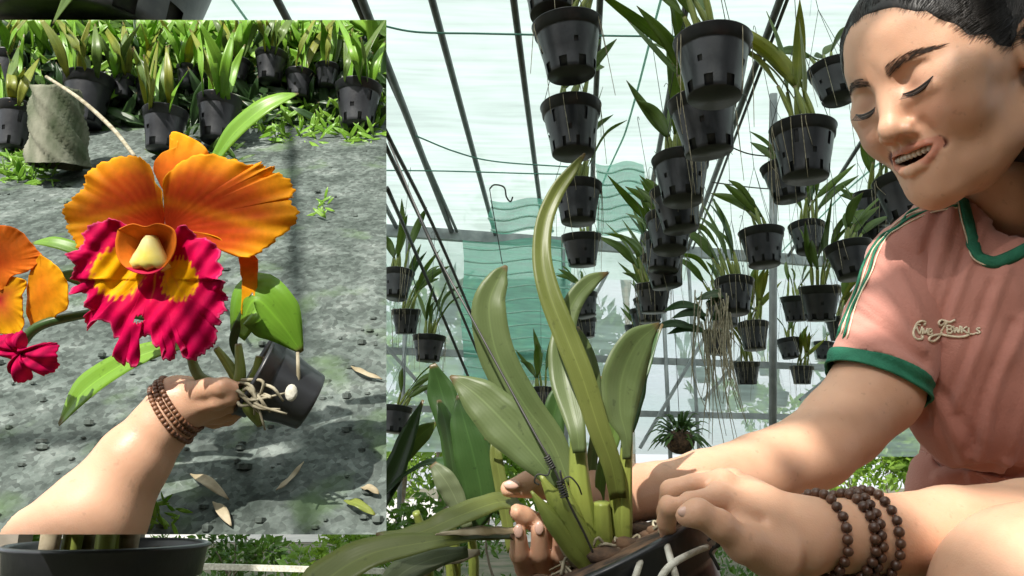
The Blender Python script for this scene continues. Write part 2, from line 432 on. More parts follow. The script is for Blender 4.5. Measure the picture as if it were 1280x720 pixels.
SC.view_settings.view_transform = 'Standard'; SC.view_settings.look = 'None'; SC.view_settings.gamma = 1; SC.view_settings.exposure = 0.6
try:
    SC.cycles.use_denoising = True; SC.cycles.max_bounces = 8; SC.cycles.transparent_max_bounces = 12; SC.cycles.transmission_bounces = 4
    SC.cycles.sample_clamp_indirect = 6.0; SC.cycles.caustics_reflective = False; SC.cycles.caustics_refractive = False
except Exception: pass

# ------------------------------------------------------------------ the woman
def skinmat():
    m, nt, out = new_mat('skin')
    col, nz, src = noise_col(nt, (.56, .315, .205), (.66, .39, .26), 22, 5, lo=.3, hi=.7)
    at = N(nt, 'ShaderNodeAttribute', attribute_name='tint')
    mx = N(nt, 'ShaderNodeMix', data_type='RGBA', blend_type='MULTIPLY'); mx.inputs[0].default_value = 1
    nt.links.new(col, mx.inputs[6]); nt.links.new(at.outputs['Color'], mx.inputs[7])
    n3 = N(nt, 'ShaderNodeTexNoise'); n3.inputs['Scale'].default_value = 130; n3.inputs['Detail'].default_value = 2; nt.links.new(src, n3.inputs['Vector'])
    r3 = N(nt, 'ShaderNodeMapRange', i_1=.66, i_2=.74, i_3=1.0, i_4=.86); nt.links.new(n3.outputs[0], r3.inputs[0])
    vm = N(nt, 'ShaderNodeVectorMath', operation='SCALE'); nt.links.new(mx.outputs[2], vm.inputs[0]); nt.links.new(r3.outputs[0], vm.inputs['Scale'])
    b = N(nt, 'ShaderNodeBsdfPrincipled'); nt.links.new(vm.outputs[0], b.inputs['Base Color'])
    rr = N(nt, 'ShaderNodeMapRange', i_1=.3, i_2=.7, i_3=.36, i_4=.55); nt.links.new(nz.outputs[0], rr.inputs[0]); nt.links.new(rr.outputs[0], b.inputs['Roughness'])
    b.inputs['Subsurface Weight'].default_value = .25; b.inputs['Subsurface Radius'].default_value = (.008, .003, .0015); b.inputs['Subsurface Scale'].default_value = 1
    b.inputs['Specular IOR Level'].default_value = .32
    v = N(nt, 'ShaderNodeTexVoronoi'); v.inputs['Scale'].default_value = 700; nt.links.new(src, v.inputs['Vector'])
    n2 = N(nt, 'ShaderNodeTexNoise'); n2.inputs['Scale'].default_value = 90; n2.inputs['Detail'].default_value = 6; nt.links.new(src, n2.inputs['Vector'])
    ad = N(nt, 'ShaderNodeMath', operation='MULTIPLY_ADD', i_1=.35); nt.links.new(v.outputs['Distance'], ad.inputs[0]); nt.links.new(n2.outputs[0], ad.inputs[2])
    bp = N(nt, 'ShaderNodeBump'); bp.inputs['Strength'].default_value = .22; bp.inputs['Distance'].default_value = .0012
    nt.links.new(ad.outputs[0], bp.inputs['Height']); nt.links.new(bp.outputs[0], b.inputs['Normal'])
    nt.links.new(b.outputs[0], out.inputs[0]); return m
M['skin'] = skinmat()
M['brow'] = simple('brow_hair', (.030, .018, .012), (.05, .032, .022), 60, rough=.7)
M['hair'] = simple('black_hair', (.010, .008, .007), (.030, .024, .020), 60, rough=.42, bump=.5, bscale=260, stretch=(1, 1, .15))
M['shirt'] = simple('dusty_pink_jersey', (.47, .195, .150), (.53, .235, .185), 9, rough=.85, bump=.35, bscale=420, sheen=.25)
M['trim'] = simple('green_ribbing', (.012, .13, .07), (.02, .18, .10), 60, rough=.8, bump=.5, bscale=500)
M['thread'] = simple('cream_thread', (.80, .72, .55), (.66, .56, .40), 200, rough=.7, bump=.4, bscale=900)
M['bead'] = simple('dark_wood_bead', (.10, .045, .025), (.05, .022, .014), 60, rough=.38, bump=.15)
M['eye'] = simple('dark_eye', (.035, .02, .013), (.02, .012, .01), 60, rough=.12)
M['teeth'] = simple('teeth', (.75, .70, .60), (.66, .6, .5), 40, rough=.25)
M['nail'] = simple('nail', (.66, .42, .34), (.6, .38, .3), 50, rough=.25)

HC = np.array([0.44616857, 0.81576249, 0.2079282])
HR = np.array([[-0.3592806490204349, -0.8831720667753582, -0.301536922625591], [0.9168412771454721, -0.3943254612688325, 0.06252601951774878], [-0.17412491998857887, -0.25399710837373046, 0.951402113292115]])
def h2cf(v): return np.asarray(v, float) @ HR.T + HC
def cf2h(v): return (np.asarray(v, float) - HC) @ HR
person = thing('person', 'woman with dark tied back hair in a dusty pink shirt bending over an orchid', 'person', P(1300, 800, 1.0))

# head, in head axes: X her right, Y forward, Z up
def base_head():
    hd = SDF()
    hd.ell((0, -.012, .040), (.079, .100, .088), .01)
    hd.ell((0, .026, .034), (.069, .063, .070), .03)
    hd.ell((0, .022, -.030), (.064, .062, .076), .03)
    hd.ell((0, .030, -.086), (.040, .040, .021), .03)
    for s in (-1, 1):
        hd.cone((s * .056, -.005, -.056), (s * .014, .064, -.094), .018, .017, .02)
        hd.ell((s * .038, .055, -.029), (.029, .028, .029), .02)
        hd.ell((s * .050, .050, .0), (.022, .026, .016), .02)
        hd.cone((s * .010, .082, .024), (s * .046, .064, .026), .007, .006, .014)
    hd.ball((0, .070, -.096), .018, .02)
    hd.ell((0, .070, -.062), (.030, .018, .024), .02)
    for s in (-1, 1): hd.ell((s * .030, .0955, .0075), (.017, .014, .009), .011, 's')
    return hd
hd = base_head()
V0, F0 = hd.mesh((-.105, -.13, -.15), (.105, .135, .145), .003)
t0 = BVHTree.FromPolygons([Vector(v) for v in V0], [tuple(map(int, f)) for f in F0])
def fy(x, z): 
    h = t0.ray_cast(Vector((x, .25, z)), Vector((0, -1, 0))); return h[0].y
for s in (-1, 1):
    hd.ell((s * .031, fy(s * .031, .004) - .0085, .0045), (.0170, .0130, .0135), .005)       # the lids over the eyeballs
    hd.cone((s * .018, fy(s * .018, -.010) - .003, -.010), (s * .045, fy(s * .045, -.008) - .003, -.008), .004, .0035, .006)
    hd.cone((s * .019, fy(s * .019, .019) + .0022, .0175), (s * .045, fy(s * .045, .017) + .0022, .0165), .0022, .0022, .004, 's')
hd.cone((0, .082, .014), (0, .0995, -.028), .0075, .0105, .014)
hd.ball((0, .1015, -.033), .0118, .008)
for s in (-1, 1):
    hd.ell((s * .0140, .0905, -.0365), (.0080, .0105, .0078), .006)
    hd.ell((s * .0068, .0985, -.0450), (.0038, .006, .005), .003, 's')
hd.cone((0, fy(0, -.047) + .0005, -.046), (0, fy(0, -.052), -.052), .0035, .0035, .006)
MX = (-.0235, -.0175, -.010, 0, .010, .0175, .0235)
cav = [(x, fy(x, -.062) - .001, -.0640 + .0070 * (abs(x) / .0255) ** 1.5) for x in MX]
cr_ = [.0006, .0034, .0054, .0062, .0054, .0034, .0006]
for dy in (0, .006, .012):
    for i in range(6): hd.cone(np.array(cav[i]) - (0, dy, 0), np.array(cav[i + 1]) - (0, dy, 0), cr_[i], cr_[i + 1], .002, 's')
ul = [(x, fy(x, -.056) + .0002, z) for x, z in ((-.0295, -.0555), (-.020, -.0550), (-.011, -.0545), (-.004, -.0540), (0, -.0550), (.004, -.0540), (.011, -.0545), (.020, -.0550), (.0295, -.0555))]
ll = [(x, fy(x, -.072) + .0004, z) for x, z in ((-.0285, -.0585), (-.020, -.0670), (-.011, -.0722), (0, -.0740), (.011, -.0722), (.020, -.0670), (.0285, -.0585))]
hd.chain(ul, [.0010, .0019, .0026, .0030, .0027, .0030, .0026, .0019, .0010], .003)
hd.chain(ll, [.0012, .0030, .0047, .0055, .0047, .0030, .0012], .003)
for s in (-1, 1):                                                       # smile folds
    fp = [(s * .0225, -.036), (s * .0300, -.048), (s * .0355, -.060)]
    hd.chain([(x, fy(x, z) + .0042, z) for x, z in fp], [.0045, .0048, .0045], .007, 's')
    # ear
    hd.ell((s * .0775, -.012, .000), (.007, .018, .030), .006, rot=None)
    hd.chain([(s * .080, .004, -.026), (s * .084, -.022, -.016), (s * .087, -.030, .008), (s * .084, -.018, .028), (s * .079, .0, .020)], [.005, .0045, .0045, .0045, .004], .003)
    hd.ell((s * .084, -.008, .0), (.005, .009, .014), .004, 's')
nb = cf2h(C(1262, 245, .86)); nl = cf2h(C(1325, 335, .95))
hd.cone(nb, nl, .052, .066, .03)
V, Fc = hd.mesh((-.105, -.13, -.235), (.105, .135, .145), .0017)
V = smooth_mesh(V, Fc, 2, .4)
nn_ = normals(V, Fc); rs_ = np.random.default_rng(17)
for fr_, am_ in ((38, .0005), (75, .0003), (160, .00012)):
    for _ in range(4): V = V + nn_ * (am_ * np.sin(V @ (rs_.normal(size=3) * fr_) + rs_.uniform(0, 6)))[:, None]
tint = np.ones((len(V), 4))
def seg_d(V, pts):
    d = np.full(len(V), 9.)
    for a, b in zip(pts[:-1], pts[1:]):
        a, b = np.array(a), np.array(b); t = np.clip(((V - a) @ (b - a)) / ((b - a) @ (b - a)), 0, 1)
        d = np.minimum(d, np.linalg.norm(V - a - t[:, None] * (b - a), axis=1))
    return d
dl = np.minimum(seg_d(V, ul), seg_d(V, ll))
lip = np.clip(1 - (dl - .0042) / .0016, 0, 1)[:, None]
tint[:, :3] = tint[:, :3] * (1 - lip) + np.array([.86, .62, .62]) * lip
inm = (np.clip(1 - (seg_d(V, [tuple(np.array(c) - (0, .010, 0)) for c in cav]) - .010) / .002, 0, 1) * (V[:, 1] < .080) * (dl > .0046))[:, None]
tint[:, :3] = tint[:, :3] * (1 - inm) + np.array([.16, .05, .05]) * inm
chk = np.exp(-(((np.abs(V[:, 0]) - .042) / .022) ** 2 + ((V[:, 2] + .028) / .02) ** 2))[:, None] * (V[:, 1] > .02)[:, None]
tint[:, :3] *= 1 - chk * np.array([.0, .10, .10])
socket_shade = np.exp(-(((np.abs(V[:, 0]) - .031) / .018) ** 2 + ((V[:, 2] - .004) / .010) ** 2))[:, None] * (V[:, 1] > .03)[:, None]  # eye-socket shade put into the skin colour
tint[:, :3] *= 1 - socket_shade * np.array([.16, .22, .22])
bx = np.abs(V[:, 0]); bt_ = np.clip((bx - .012) / .040, 0, 1); bz = .0225 + .0050 * np.sin(bt_ * 2.6) - .001 * bt_
bw = np.exp(-((V[:, 2] - bz) / (.0054 * (1 - .6 * bt_))) ** 2) * (bx > .011) * (bx < .052) * (V[:, 1] > .03)
tint[:, :3] *= 1 - bw[:, None] * np.array([.50, .55, .58])
headV = V.copy(); headF = Fc
BV, BF, BT = [h2cf(V)], [Fc], [tint]

# right arm: reaches behind the plant.  left arm: braceleted, in front
D1 = dict(sh=C(1150, 345, .90), el=C(1020, 580, .775), wr=C(778, 618, .665))
ra = SDF()
ra.chain([D1['sh'], C(1094, 488, .84), C(1052, 532, .812), C(1018, 562, .787), C(950, 588, .75), C(880, 604, .71), C(820, 613, .68), D1['wr']], [.049, .0460, .0410, .0375, .0335, .0280, .0225, .0205], .008)
ra.chain([D1['wr'], C(735, 625, .655)], [.0205, .024], .02)
ra.ell(C(730, 635, .65), (.026, .015, .030), .02)
ra.chain([C(712, 652, .655), C(690, 672, .63), C(672, 655, .606), C(655, 645, .594), C(646, 640, .59)], [.0105, .0088, .0078, .0072, .0060], .002)
ra.chain([C(722, 622, .635), C(690, 608, .61), C(662, 605, .597), C(636, 611, .592)], [.015, .0100, .0088, .0065], .006)
for xi, yi, di in ((648, 668, .590), (674, 664, .592), (701, 672, .596), (724, 682, .602)):
    pts = [C(742 + (xi - 674) * .25, 668, .66), C(xi + 26, 716, di + .045), C(xi + 9, 712, di + .016), C(xi + 1, 692, di + .004), C(xi, yi, di)]
    ra.chain(pts, [.0110, .0088, .0078, .0072, .0062], .0020)
V, Fc = ra.mesh(C(600, 725, .66) - (0, .10, .02), C(1190, 290, .9) + (.05, .10, .02), .0022)
V = smooth_mesh(V, Fc, 1, .4); BV.append(V); BF.append(Fc); BT.append(np.ones((len(V), 4)))

la = SDF()
la.chain([C(1420, 655, .66), C(1290, 662, .625), C(1190, 667, .595), C(1095, 669, .57), C(1005, 670, .55)], [.047, .0375, .0335, .0275, .0235], .008)
la.chain([C(1000, 662, .553), C(945, 637, .548), C(902, 608, .545)], [.0215, .0165, .0098], .012)       # back of the hand
la.chain([C(1000, 672, .545), C(945, 652, .535), C(903, 624, .528)], [.0205, .0160, .0095], .010)
la.chain([C(995, 682, .54), C(948, 676, .53), C(925, 664, .52)], [.0190, .0150, .0100], .012)
la.chain([C(985, 655, .56), C(940, 622, .565), C(915, 600, .565)], [.015, .0105, .0085], .010)
la.ball(C(901, 599, .542), .0068, .007); la.ball(C(890, 616, .526), .0066, .006)
for pts, r in (([C(904, 604, .545), C(866, 605, .543), C(839, 613, .545), C(832, 640, .555), C(834, 664, .565)], [.0088, .0068, .0074, .0062, .0055]),
               ([C(895, 622, .524), C(860, 627, .517), C(838, 632, .519), C(833, 652, .530), C(836, 674, .543)], [.0088, .0066, .0072, .0062, .0055]),
               ([C(915, 600, .562), C(880, 600, .563), C(855, 608, .565), C(847, 640, .575), C(848, 662, .58)], [.0085, .0066, .0068, .006, .005])):
    la.chain(pts, r, .0022)
la.chain([C(968, 693, .522), C(930, 679, .506), C(899, 656, .497), C(872, 641, .495), C(857, 645, .497)], [.0175, .0115, .0086, .0080, .0064], .006)
la.cone(C(897, 612, .528), C(962, 645, .528), .0022, .0026, .008)             # tendons on the back of the hand
la.cone(C(906, 600, .543), C(965, 634, .545), .0022, .0026, .008)
for a_, b_, r_ in ((C(908, 622, .512), C(952, 650, .517), .0022), (C(905, 638, .507), C(922, 660, .506), .0026), (C(845, 621, .520), C(892, 612, .528), .0020)):
    la.cone(a_, b_, r_, r_ * .8, .006, 's')
V, Fc = la.mesh(C(800, 745, .56) - (0, .09, .0), C(1430, 570, .66) + (.03, .10, .03), .0020)
V = smooth_mesh(V, Fc, 1, .4); laV, laF = V, Fc; BV.append(V); BF.append(Fc); BT.append(np.ones((len(V), 4)))

lg = SDF()
lk, rk = C(1312, 770, .50), C(1015, 818, .63)
lg.chain([C(1480, 800, 1.02), C(1420, 775, .78), lk], [.085, .075, .066], .03); lg.chain([lk, np.array([.40, .66, -.50])], [.058, .04], .03)
lg.chain([C(1260, 830, 1.02), C(1130, 826, .8), rk], [.085, .074, .062], .03); lg.chain([rk, np.array([.30, .78, -.58])], [.056, .04], .03)
for x, y in ((.40, .66), (.30, .78)):
    lg.chain([np.array([x, y, -.53]), np.array([x - .03, y - .08, -.62]), np.array([x - .06, y - .2, -.66])], [.035, .035, .022], .03)
lg.chain([C(1380, 400, 1.0), C(1520, 470, .98), C(1560, 640, .82), C(1420, 655, .66)], [.07, .055, .046, .045], .03)
lg.chain([C(1370, 820, 1.05), C(1330, 620, 1.02), C(1320, 420, 1.02)], [.12, .10, .11], .05)
V, Fc = lg.mesh((.14, .40, -.75), (1.0, 1.22, .12), .006)
V = smooth_mesh(V, Fc, 2, .5); BV.append(V); BF.append(Fc); BT.append(np.ones((len(V), 4)))
off = 0; Fs = []
for v, f in zip(BV, BF): Fs.append(f + off); off += len(v)
bodyV = np.vstack(BV); bodyF = np.vstack(Fs)
body = geo_from(cf2w(bodyV), bodyF).build('body', M['skin'], person, colors=np.vstack(BT))

# shirt
sh = SDF()
sh.ell(C(1318, 440, .93), (.165, .135, .20), .03)
sh.ell(C(1222, 425, .868), (.080, .072, .135), .025)
sh.ell(C(1342, 610, .96), (.150, .125, .16), .04)
sh.chain([C(1300, 300, .96), C(1215, 292, .925), C(1152, 335, .892)], [.058, .050, .047], .05)
sl = SDF(); sl.chain([C(1160, 322, .895), C(1150, 340, .887), C(1119, 410, .865), C(1088, 500, .84), C(1076, 540, .828)], [.050, .0545, .0512, .0500, .0500], .006)
sh.chain([C(1300, 300, .98), C(1440, 330, 1.02), C(1520, 440, .99)], [.075, .08, .07], .05)
for a, b, r in ((C(1180, 600, .925), C(1320, 560, .865), .028), (C(1178, 618, .91), C(1320, 595, .855), .024), (C(1190, 560, .925), C(1300, 610, .87), .012)):
    sh.cone(a, b, r, r * .7, .022)
for a, b, r in ((C(1155, 398, .805), C(1160, 505, .82), .006), (C(1152, 330, .83), C(1154, 400, .805), .004), (C(1215, 585, .87), C(1300, 600, .83), .005)):
    sh.cone(a, b, r, r, .022, 's')
sh.cone(C(1262, 235, .86), C(1318, 322, .93), .056, .066, .012, 's')
sh.cone(C(1255, 250, .80), C(1262, 312, .86), .028, .020, .012, 's')
def cloth(V, Fc, sleeve=False):
    V = smooth_mesh(V, Fc, 2, .5)
    n0 = normals(V, Fc); rs = np.random.default_rng(3)
    px_ = 640 + F * V[:, 0] / V[:, 1]; py_ = 360 - F * V[:, 2] / V[:, 1]; q2 = np.c_[px_, py_, np.zeros(len(V))]
    front = np.clip(-(n0 * V).sum(1) / np.linalg.norm(V, axis=1) * 3, 0, 1)
    for pts, am, wd_ in (([(1158, 500), (1105, 474), (1048, 446)], .0040, 9), ([(1152, 468), (1100, 436), (1060, 410)], .0045, 10), ([(1148, 436), (1112, 398), (1078, 366)], .0045, 10), ([(1146, 398), (1128, 352), (1112, 312)], .0045, 11),
                         ([(1160, 485), (1105, 455), (1055, 430)], -.0030, 7), ([(1150, 452), (1106, 417), (1070, 388)], -.0035, 7), ([(1146, 416), (1120, 374), (1094, 336)], -.0035, 8),
                         ([(1186, 256), (1160, 320), (1146, 392), (1154, 460), (1166, 520)], -.0050, 7), ([(1198, 262), (1176, 330), (1162, 400)], .0045, 9),
                         ([(1222, 290), (1200, 360), (1184, 425)], .0050, 9), ([(1212, 300), (1190, 375), (1176, 440)], -.0035, 7), ([(1248, 345), (1222, 430), (1196, 505)], .0055, 10), ([(1234, 360), (1210, 440), (1190, 490)], -.0035, 8),
                         ([(1272, 400), (1240, 480), (1224, 560)], .0065, 10), ([(1258, 405), (1228, 490), (1214, 550)], -.0040, 8), ([(1292, 440), (1266, 520), (1246, 585)], .0055, 10), ([(1160, 470), (1190, 520), (1206, 560)], .0045, 9),
                         ([(1172, 470), (1202, 515), (1220, 545)], -.0030, 7), ([(1180, 585), (1230, 572), (1290, 580)], -.0090, 8), ([(1176, 604), (1230, 592), (1290, 597)], .0060, 8), ([(1215, 600), (1240, 585), (1250, 565)], .0050, 7)):
        if sleeve and max(p[0] for p in pts) > 1162: continue
        pl = [np.array([*p, 0.]) for p in catmull([(*p, 0) for p in pts], 9)[:, :2]]
        V = V + n0 * (am * front * np.exp(-(seg_d(q2, pl) / wd_) ** 2))[:, None]
    for fr, am in ((22, .0010), (45, .0008), (90, .0004)):
        for _ in range(4):
            k = rs.normal(size=3) * fr; V = V + n0 * (am * (.5 if sleeve else 1) * np.sin(V @ k + rs.uniform(0, 6)))[:, None]
    return V
V, Fc = sh.mesh((.26, .66, -.33), (.98, 1.16, .16), .0030); V = cloth(V, Fc)
V2, F2 = sl.mesh(C(980, 600, .83) - (0, .08, 0), C(1240, 230, .9) + (0, .08, 0), .0026); V2 = cloth(V2, F2, True)
ax0, ax1 = cf2w(C(1122, 410, .865)), cf2w(C(1090, 500, .84)); hem_n = unit(ax1 - ax0); hem_o = cf2w(C(1092, 484, .845))
def to_bm(V, Fc):
    bm = bmesh.new(); vs = [bm.verts.new(p) for p in V]
    for f in Fc: bm.faces.new([vs[i] for i in f])
    bm.normal_update(); return bm
def bm_geo(fs, push=0):
    g = G(); mp = {}
    for f in fs:
        q = []
        for v in f.verts:
            if v not in mp: mp[v] = len(g.v); g.v.append(tuple(np.array(v.co) + push * np.array(v.normal))); g.uv.append((0, 0, 0))
            q.append(mp[v])
        g.f.append(tuple(q))
    return g
bm = to_bm(cf2w(V2), F2)
bmesh.ops.bisect_plane(bm, geom=bm.verts[:] + bm.edges[:] + bm.faces[:], plane_co=Vector(hem_o), plane_no=Vector(hem_n), clear_outer=True, dist=1e-6)
bmesh.ops.bisect_plane(bm, geom=bm.verts[:] + bm.edges[:] + bm.faces[:], plane_co=Vector(hem_o - hem_n * .0165), plane_no=Vector(hem_n), dist=1e-6)
bm.normal_update()
side = lambda f: (np.array(f.calc_center_median()) - hem_o) @ hem_n > -.0165
bandg = bm_geo([f for f in bm.faces if side(f)], .0007); sleeveg = bm_geo([f for f in bm.faces if not side(f)]); bm.free()
shirtg = geo_from(cf2w(V), Fc)
shirt = shirtg.build('shirt', M['shirt'], person)
sv = sleeveg.build('sleeve', M['shirt'], shirt); sm = sv.modifiers.new('thick', 'SOLIDIFY'); sm.thickness = .0016; sm.offset = -1
o = bandg.build('sleeve_trim', M['trim'], shirt); sm = o.modifiers.new('thick', 'SOLIDIFY'); sm.thickness = .0022; sm.offset = 0
sm = shirt.modifiers.new('thick', 'SOLIDIFY'); sm.thickness = .0016; sm.offset = -1
tree = BVHTree.FromPolygons([Vector(v) for v in shirtg.v + sleeveg.v], list(shirtg.f) + [tuple(i + len(shirtg.v) for i in f) for f in sleeveg.f])
CAM0 = np.array([0, 0, CAMH])
def on_shirt(px, py, lift=.001):
    d = unit(P(px, py, 1.0) - CAM0); h = tree.ray_cast(Vector(CAM0), Vector(d))
    if h[0] is None:
        q = P(px, py, .86); h = tree.find_nearest(Vector(q))
    n = np.array(h[1]); n = n if n @ d < 0 else -n
    return np.array(h[0]) + n * lift, n
# seam piping on the shoulder and sleeve
for k, (ofs, mt, nm) in enumerate(((0, 'trim', 'shoulder_stripe'), (4, 'thread', 'shoulder_piping'), (8, 'trim', 'shoulder_stripe'), (12, 'thread', 'shoulder_piping'))):
    pts = []
    base = [(1192, 250), (1165, 256), (1140, 264), (1118, 276), (1102, 292), (1089, 312), (1079, 335), (1069, 360), (1059, 386), (1050, 414), (1041, 440)]
    for i, (x, y) in enumerate(base):
        nx, ny = (.35, .93) if i < 4 else (.85, .5)
        wv = 2.0 * math.sin(i * 1.9 + k)
        pts.append(on_shirt(x + nx * (ofs * .8 + 1.5) + wv * ny, y + ny * (ofs * .8 + 1.5) + wv * nx, .0012)[0])
    g = G(); g.tube(pts, .0016 if mt == 'trim' else .0008, 6, smooth=60); g.build(nm, M[mt], shirt)
# collar band: ribbing round the neck opening
def collar(pts, w, nm, mat):
    g = G(); p = catmull([on_shirt(x, y, .0)[0] for x, y in pts], 40); rows = []
    nn = [on_shirt(x, y)[1] for x, y in pts]; nn = catmull(nn, 40)
    for i in range(40):
        t = unit(p[min(i + 1, 39)] - p[max(i - 1, 0)]); n = unit(nn[i]); s = np.cross(t, n)
        rows.append([p[i] - s * w / 2 + n * .0005, p[i] - s * w * .3 + n * .003, p[i] + n * .004, p[i] + s * w * .3 + n * .003, p[i] + s * w / 2 + n * .0005])
    g.grid(rows); o = g.build(nm, mat, shirt); md = o.modifiers.new('thick', 'SOLIDIFY'); md.thickness = .002; return o
COLLAR = [(1203, 250), (1208, 272), (1214, 296), (1222, 318), (1240, 328), (1262, 322), (1290, 308), (1320, 296)]
collar(COLLAR, .013, 'collar', M['trim'])
for dx, dy in ((-6, 4),):
    g = G(); g.tube([on_shirt(x + dx, y + dy, .0016)[0] for x, y in COLLAR], .0008, 6, smooth=60); g.build('collar_piping', M['thread'], shirt)
# chest embroidery
def stroke(pts, r, nm, par, n=50):
    g = G(); g.tube([on_shirt(x, y, .0009)[0] for x, y in catmull([(a, b, 0) for a, b in pts], n)[:, :2]], r, 6); return g
def z2(x, y): return (1120 + x / 9.85, 380 + y / 9.85)
emb = G()
def add(pts, r=.00125, n=26):
    q = catmull([(*z2(*p), 0) for p in pts], n)[:, :2]
    emb.tube([on_shirt(x, y, .0008)[0] for x, y in q], r, 5)
add([(345, 265), (355, 225), (320, 208), (265, 230), (228, 290), (208, 350), (225, 410), (270, 440), (315, 430), (325, 405), (300, 402)])
add([(300, 260), (270, 250), (245, 285)], .0009)
add([(720, 195), (660, 225), (600, 205), (550, 200), (520, 225), (530, 262), (575, 262), (620, 225), (640, 215)], .00125)
add([(645, 215), (600, 290), (545, 370), (490, 440), (435, 462), (400, 440), (420, 405), (490, 380), (560, 378), (680, 398), (780, 408), (850, 398), (890, 380)], .0013, 60)
def letter(ch, x, y, w, h, r=.0010):
    S = {'V': [[(0, 0), (.5, 1), (1, 0)], [(-.15, 0), (.2, 0)], [(.8, 0), (1.15, 0)]], 'M': [[(0, 1), (.1, 0), (.5, .8), (.9, 0), (1, 1)]],
         'B': [[(.1, 0), (.1, 1)], [(.1, 0), (.7, .02), (.85, .25), (.6, .48), (.1, .5)], [(.1, .5), (.75, .52), (.95, .76), (.7, 1), (.1, 1)]],
         'W': [[(0, 0), (.25, 1), (.5, .2), (.75, 1), (1, 0)]], 'K': [[(.1, 0), (.1, 1)], [(.95, 0), (.1, .55)], [(.3, .45), (1, 1)]],
         'L': [[(.15, 0), (.15, 1), (.9, 1)]], 'S': [[(.9, .15), (.5, 0), (.1, .22), (.5, .5), (.9, .78), (.5, 1), (.08, .85)]]}
    for st in S[ch]:
        pts = [(x + a * w, y + b * h) for a, b in st]
        if ch in 'BS': add(pts, r, 16)
        else:
            for a, b in zip(pts[:-1], pts[1:]): add([a, b], r, 5)
letter('V', 250, 290, 70, 90); letter('M', 325, 300, 65, 85, .0011); letter('B', 392, 310, 48, 70)
letter('B', 628, 270, 62, 88); letter('W', 700, 270, 92, 92); letter('K', 800, 278, 78, 86); letter('L', 885, 290, 50, 80); letter('S', 990, 298, 58, 68)
add([(905, 372), (960, 372), (1010, 355)], .0009, 10)
emb.build('embroidered_lettering', M['thread'], shirt)

# face details and hair
htree = BVHTree.FromPolygons([Vector(v) for v in headV], [tuple(map(int, f)) for f in headF])
def on_head(p, lift=.0005):
    """nearest face surface looking back along the head's forward axis"""
    h = htree.ray_cast(Vector((p[0], .2, p[1])), Vector((0, -1, 0)))
    return np.array(h[0]) + np.array(h[1]) * lift
def hw(v): return cf2w(h2cf(v))
for s in (-1, 1):
    g = G()
    for i in range(150):
        t = random.random(); x = .010 + .044 * t; zc = .0225 + .0050 * math.sin(t * 2.6) - .001 * t
        x0, z0 = s * x, zc + random.uniform(-.0052, .0052) * (1 - .75 * t)
        L = random.uniform(.005, .009); an = .5 - .6 * t
        pts = [hw(on_head((x0 + s * L * u * math.cos(an), z0 + L * u * math.sin(an)), .0004)) for u in (0, .5, 1)]
        g.tube(pts, [.00018, .00018, .00006], 3, cap=False)
    g.build('eyebrow', M['brow'], person)
    g = G()
    pts = [hw(on_head((s * x, z), .0004)) for x, z in ((.0160, -.0025), (.021, -.0038), (.031, -.0044), (.041, -.0026), (.0478, .0008))]
    g.tube(pts, [.0003, .0009, .0013, .0014, .0005], 6, smooth=24)
    for i in range(34):
        u = i / 33; x = .017 + .030 * u; z = -.003 - .0030 * math.sin(u * math.pi) + .0036 * u * u
        a = on_head((s * x, z), .0004)
        b = a + np.array([s * (u - .4) * .004, .0045, -.0040]); c = b + np.array([s * (u - .4) * .002, .0022, .0]); g.tube([hw(a), hw(b), hw(c)], [.00025, .0002, .00008], 3, cap=False)
    g.build('eyelashes', M['hair'], person)
    g = G(); pts = [hw(on_head((s * x, z - .0024), .0001)) for x, z in ((.0185, -.0028), (.024, -.0042), (.031, -.0046), (.039, -.0032), (.0455, .0002))]
    g.tube(pts, [.0003, .0015, .0022, .0019, .0003], 8, smooth=24); g.build('eye', M['eye'], person)
g = G()
for i in range(10):
    x = (i - 4.5) * .0050; g.ball(hw((x, fy(x, -.060) - .0065, -.0595)), .0030, 6, sq=(1, 1, 1.3))
for i in range(7):
    x = (i - 3) * .0046; g.ball(hw((x, fy(x, -.070) - .0085, -.0695)), .0023, 5)
g.build('teeth', M['teeth'], person)
# hair: a swept back cap, a bun and many strands
hr = SDF()
hr.ell((0, -.020, .044), (.0855, .1035, .0950), .01)
hr.ell((0, .030, .036), (.073, .066, .075), .02)
hr.ell((0, -.075, -.035), (.062, .055, .075), .03)
hr.ball((0, -.125, .01), .042, .02)
hr.chain([(0, -.13, -.01), (-.02, -.12, -.10), (-.05, -.09, -.18), (-.07, -.05, -.25)], [.036, .034, .03, .02], .03)
hr.chain([(-.058, -.07, -.04), (-.068, -.045, -.12), (-.078, -.02, -.22)], [.030, .032, .022], .02)
hr.ell((0, .112, -.018), (.118, .082, .096), .006, 's')
for s in (-1, 1):
    hr.ell((s * .092, .040, -.047), (.046, .047, .056), .010, 's')
hr.ell((0, .120, .056), (.054, .061, .034), .010, 's')
hV, hF = hr.mesh((-.125, -.18, -.29), (.11, .11, .16), .0026)
hV = smooth_mesh(hV, hF, 2, .5)
hg = geo_from(hw(hV), hF)
ht = BVHTree.FromPolygons([Vector(v) for v in hV], [tuple(map(int, f)) for f in hF])
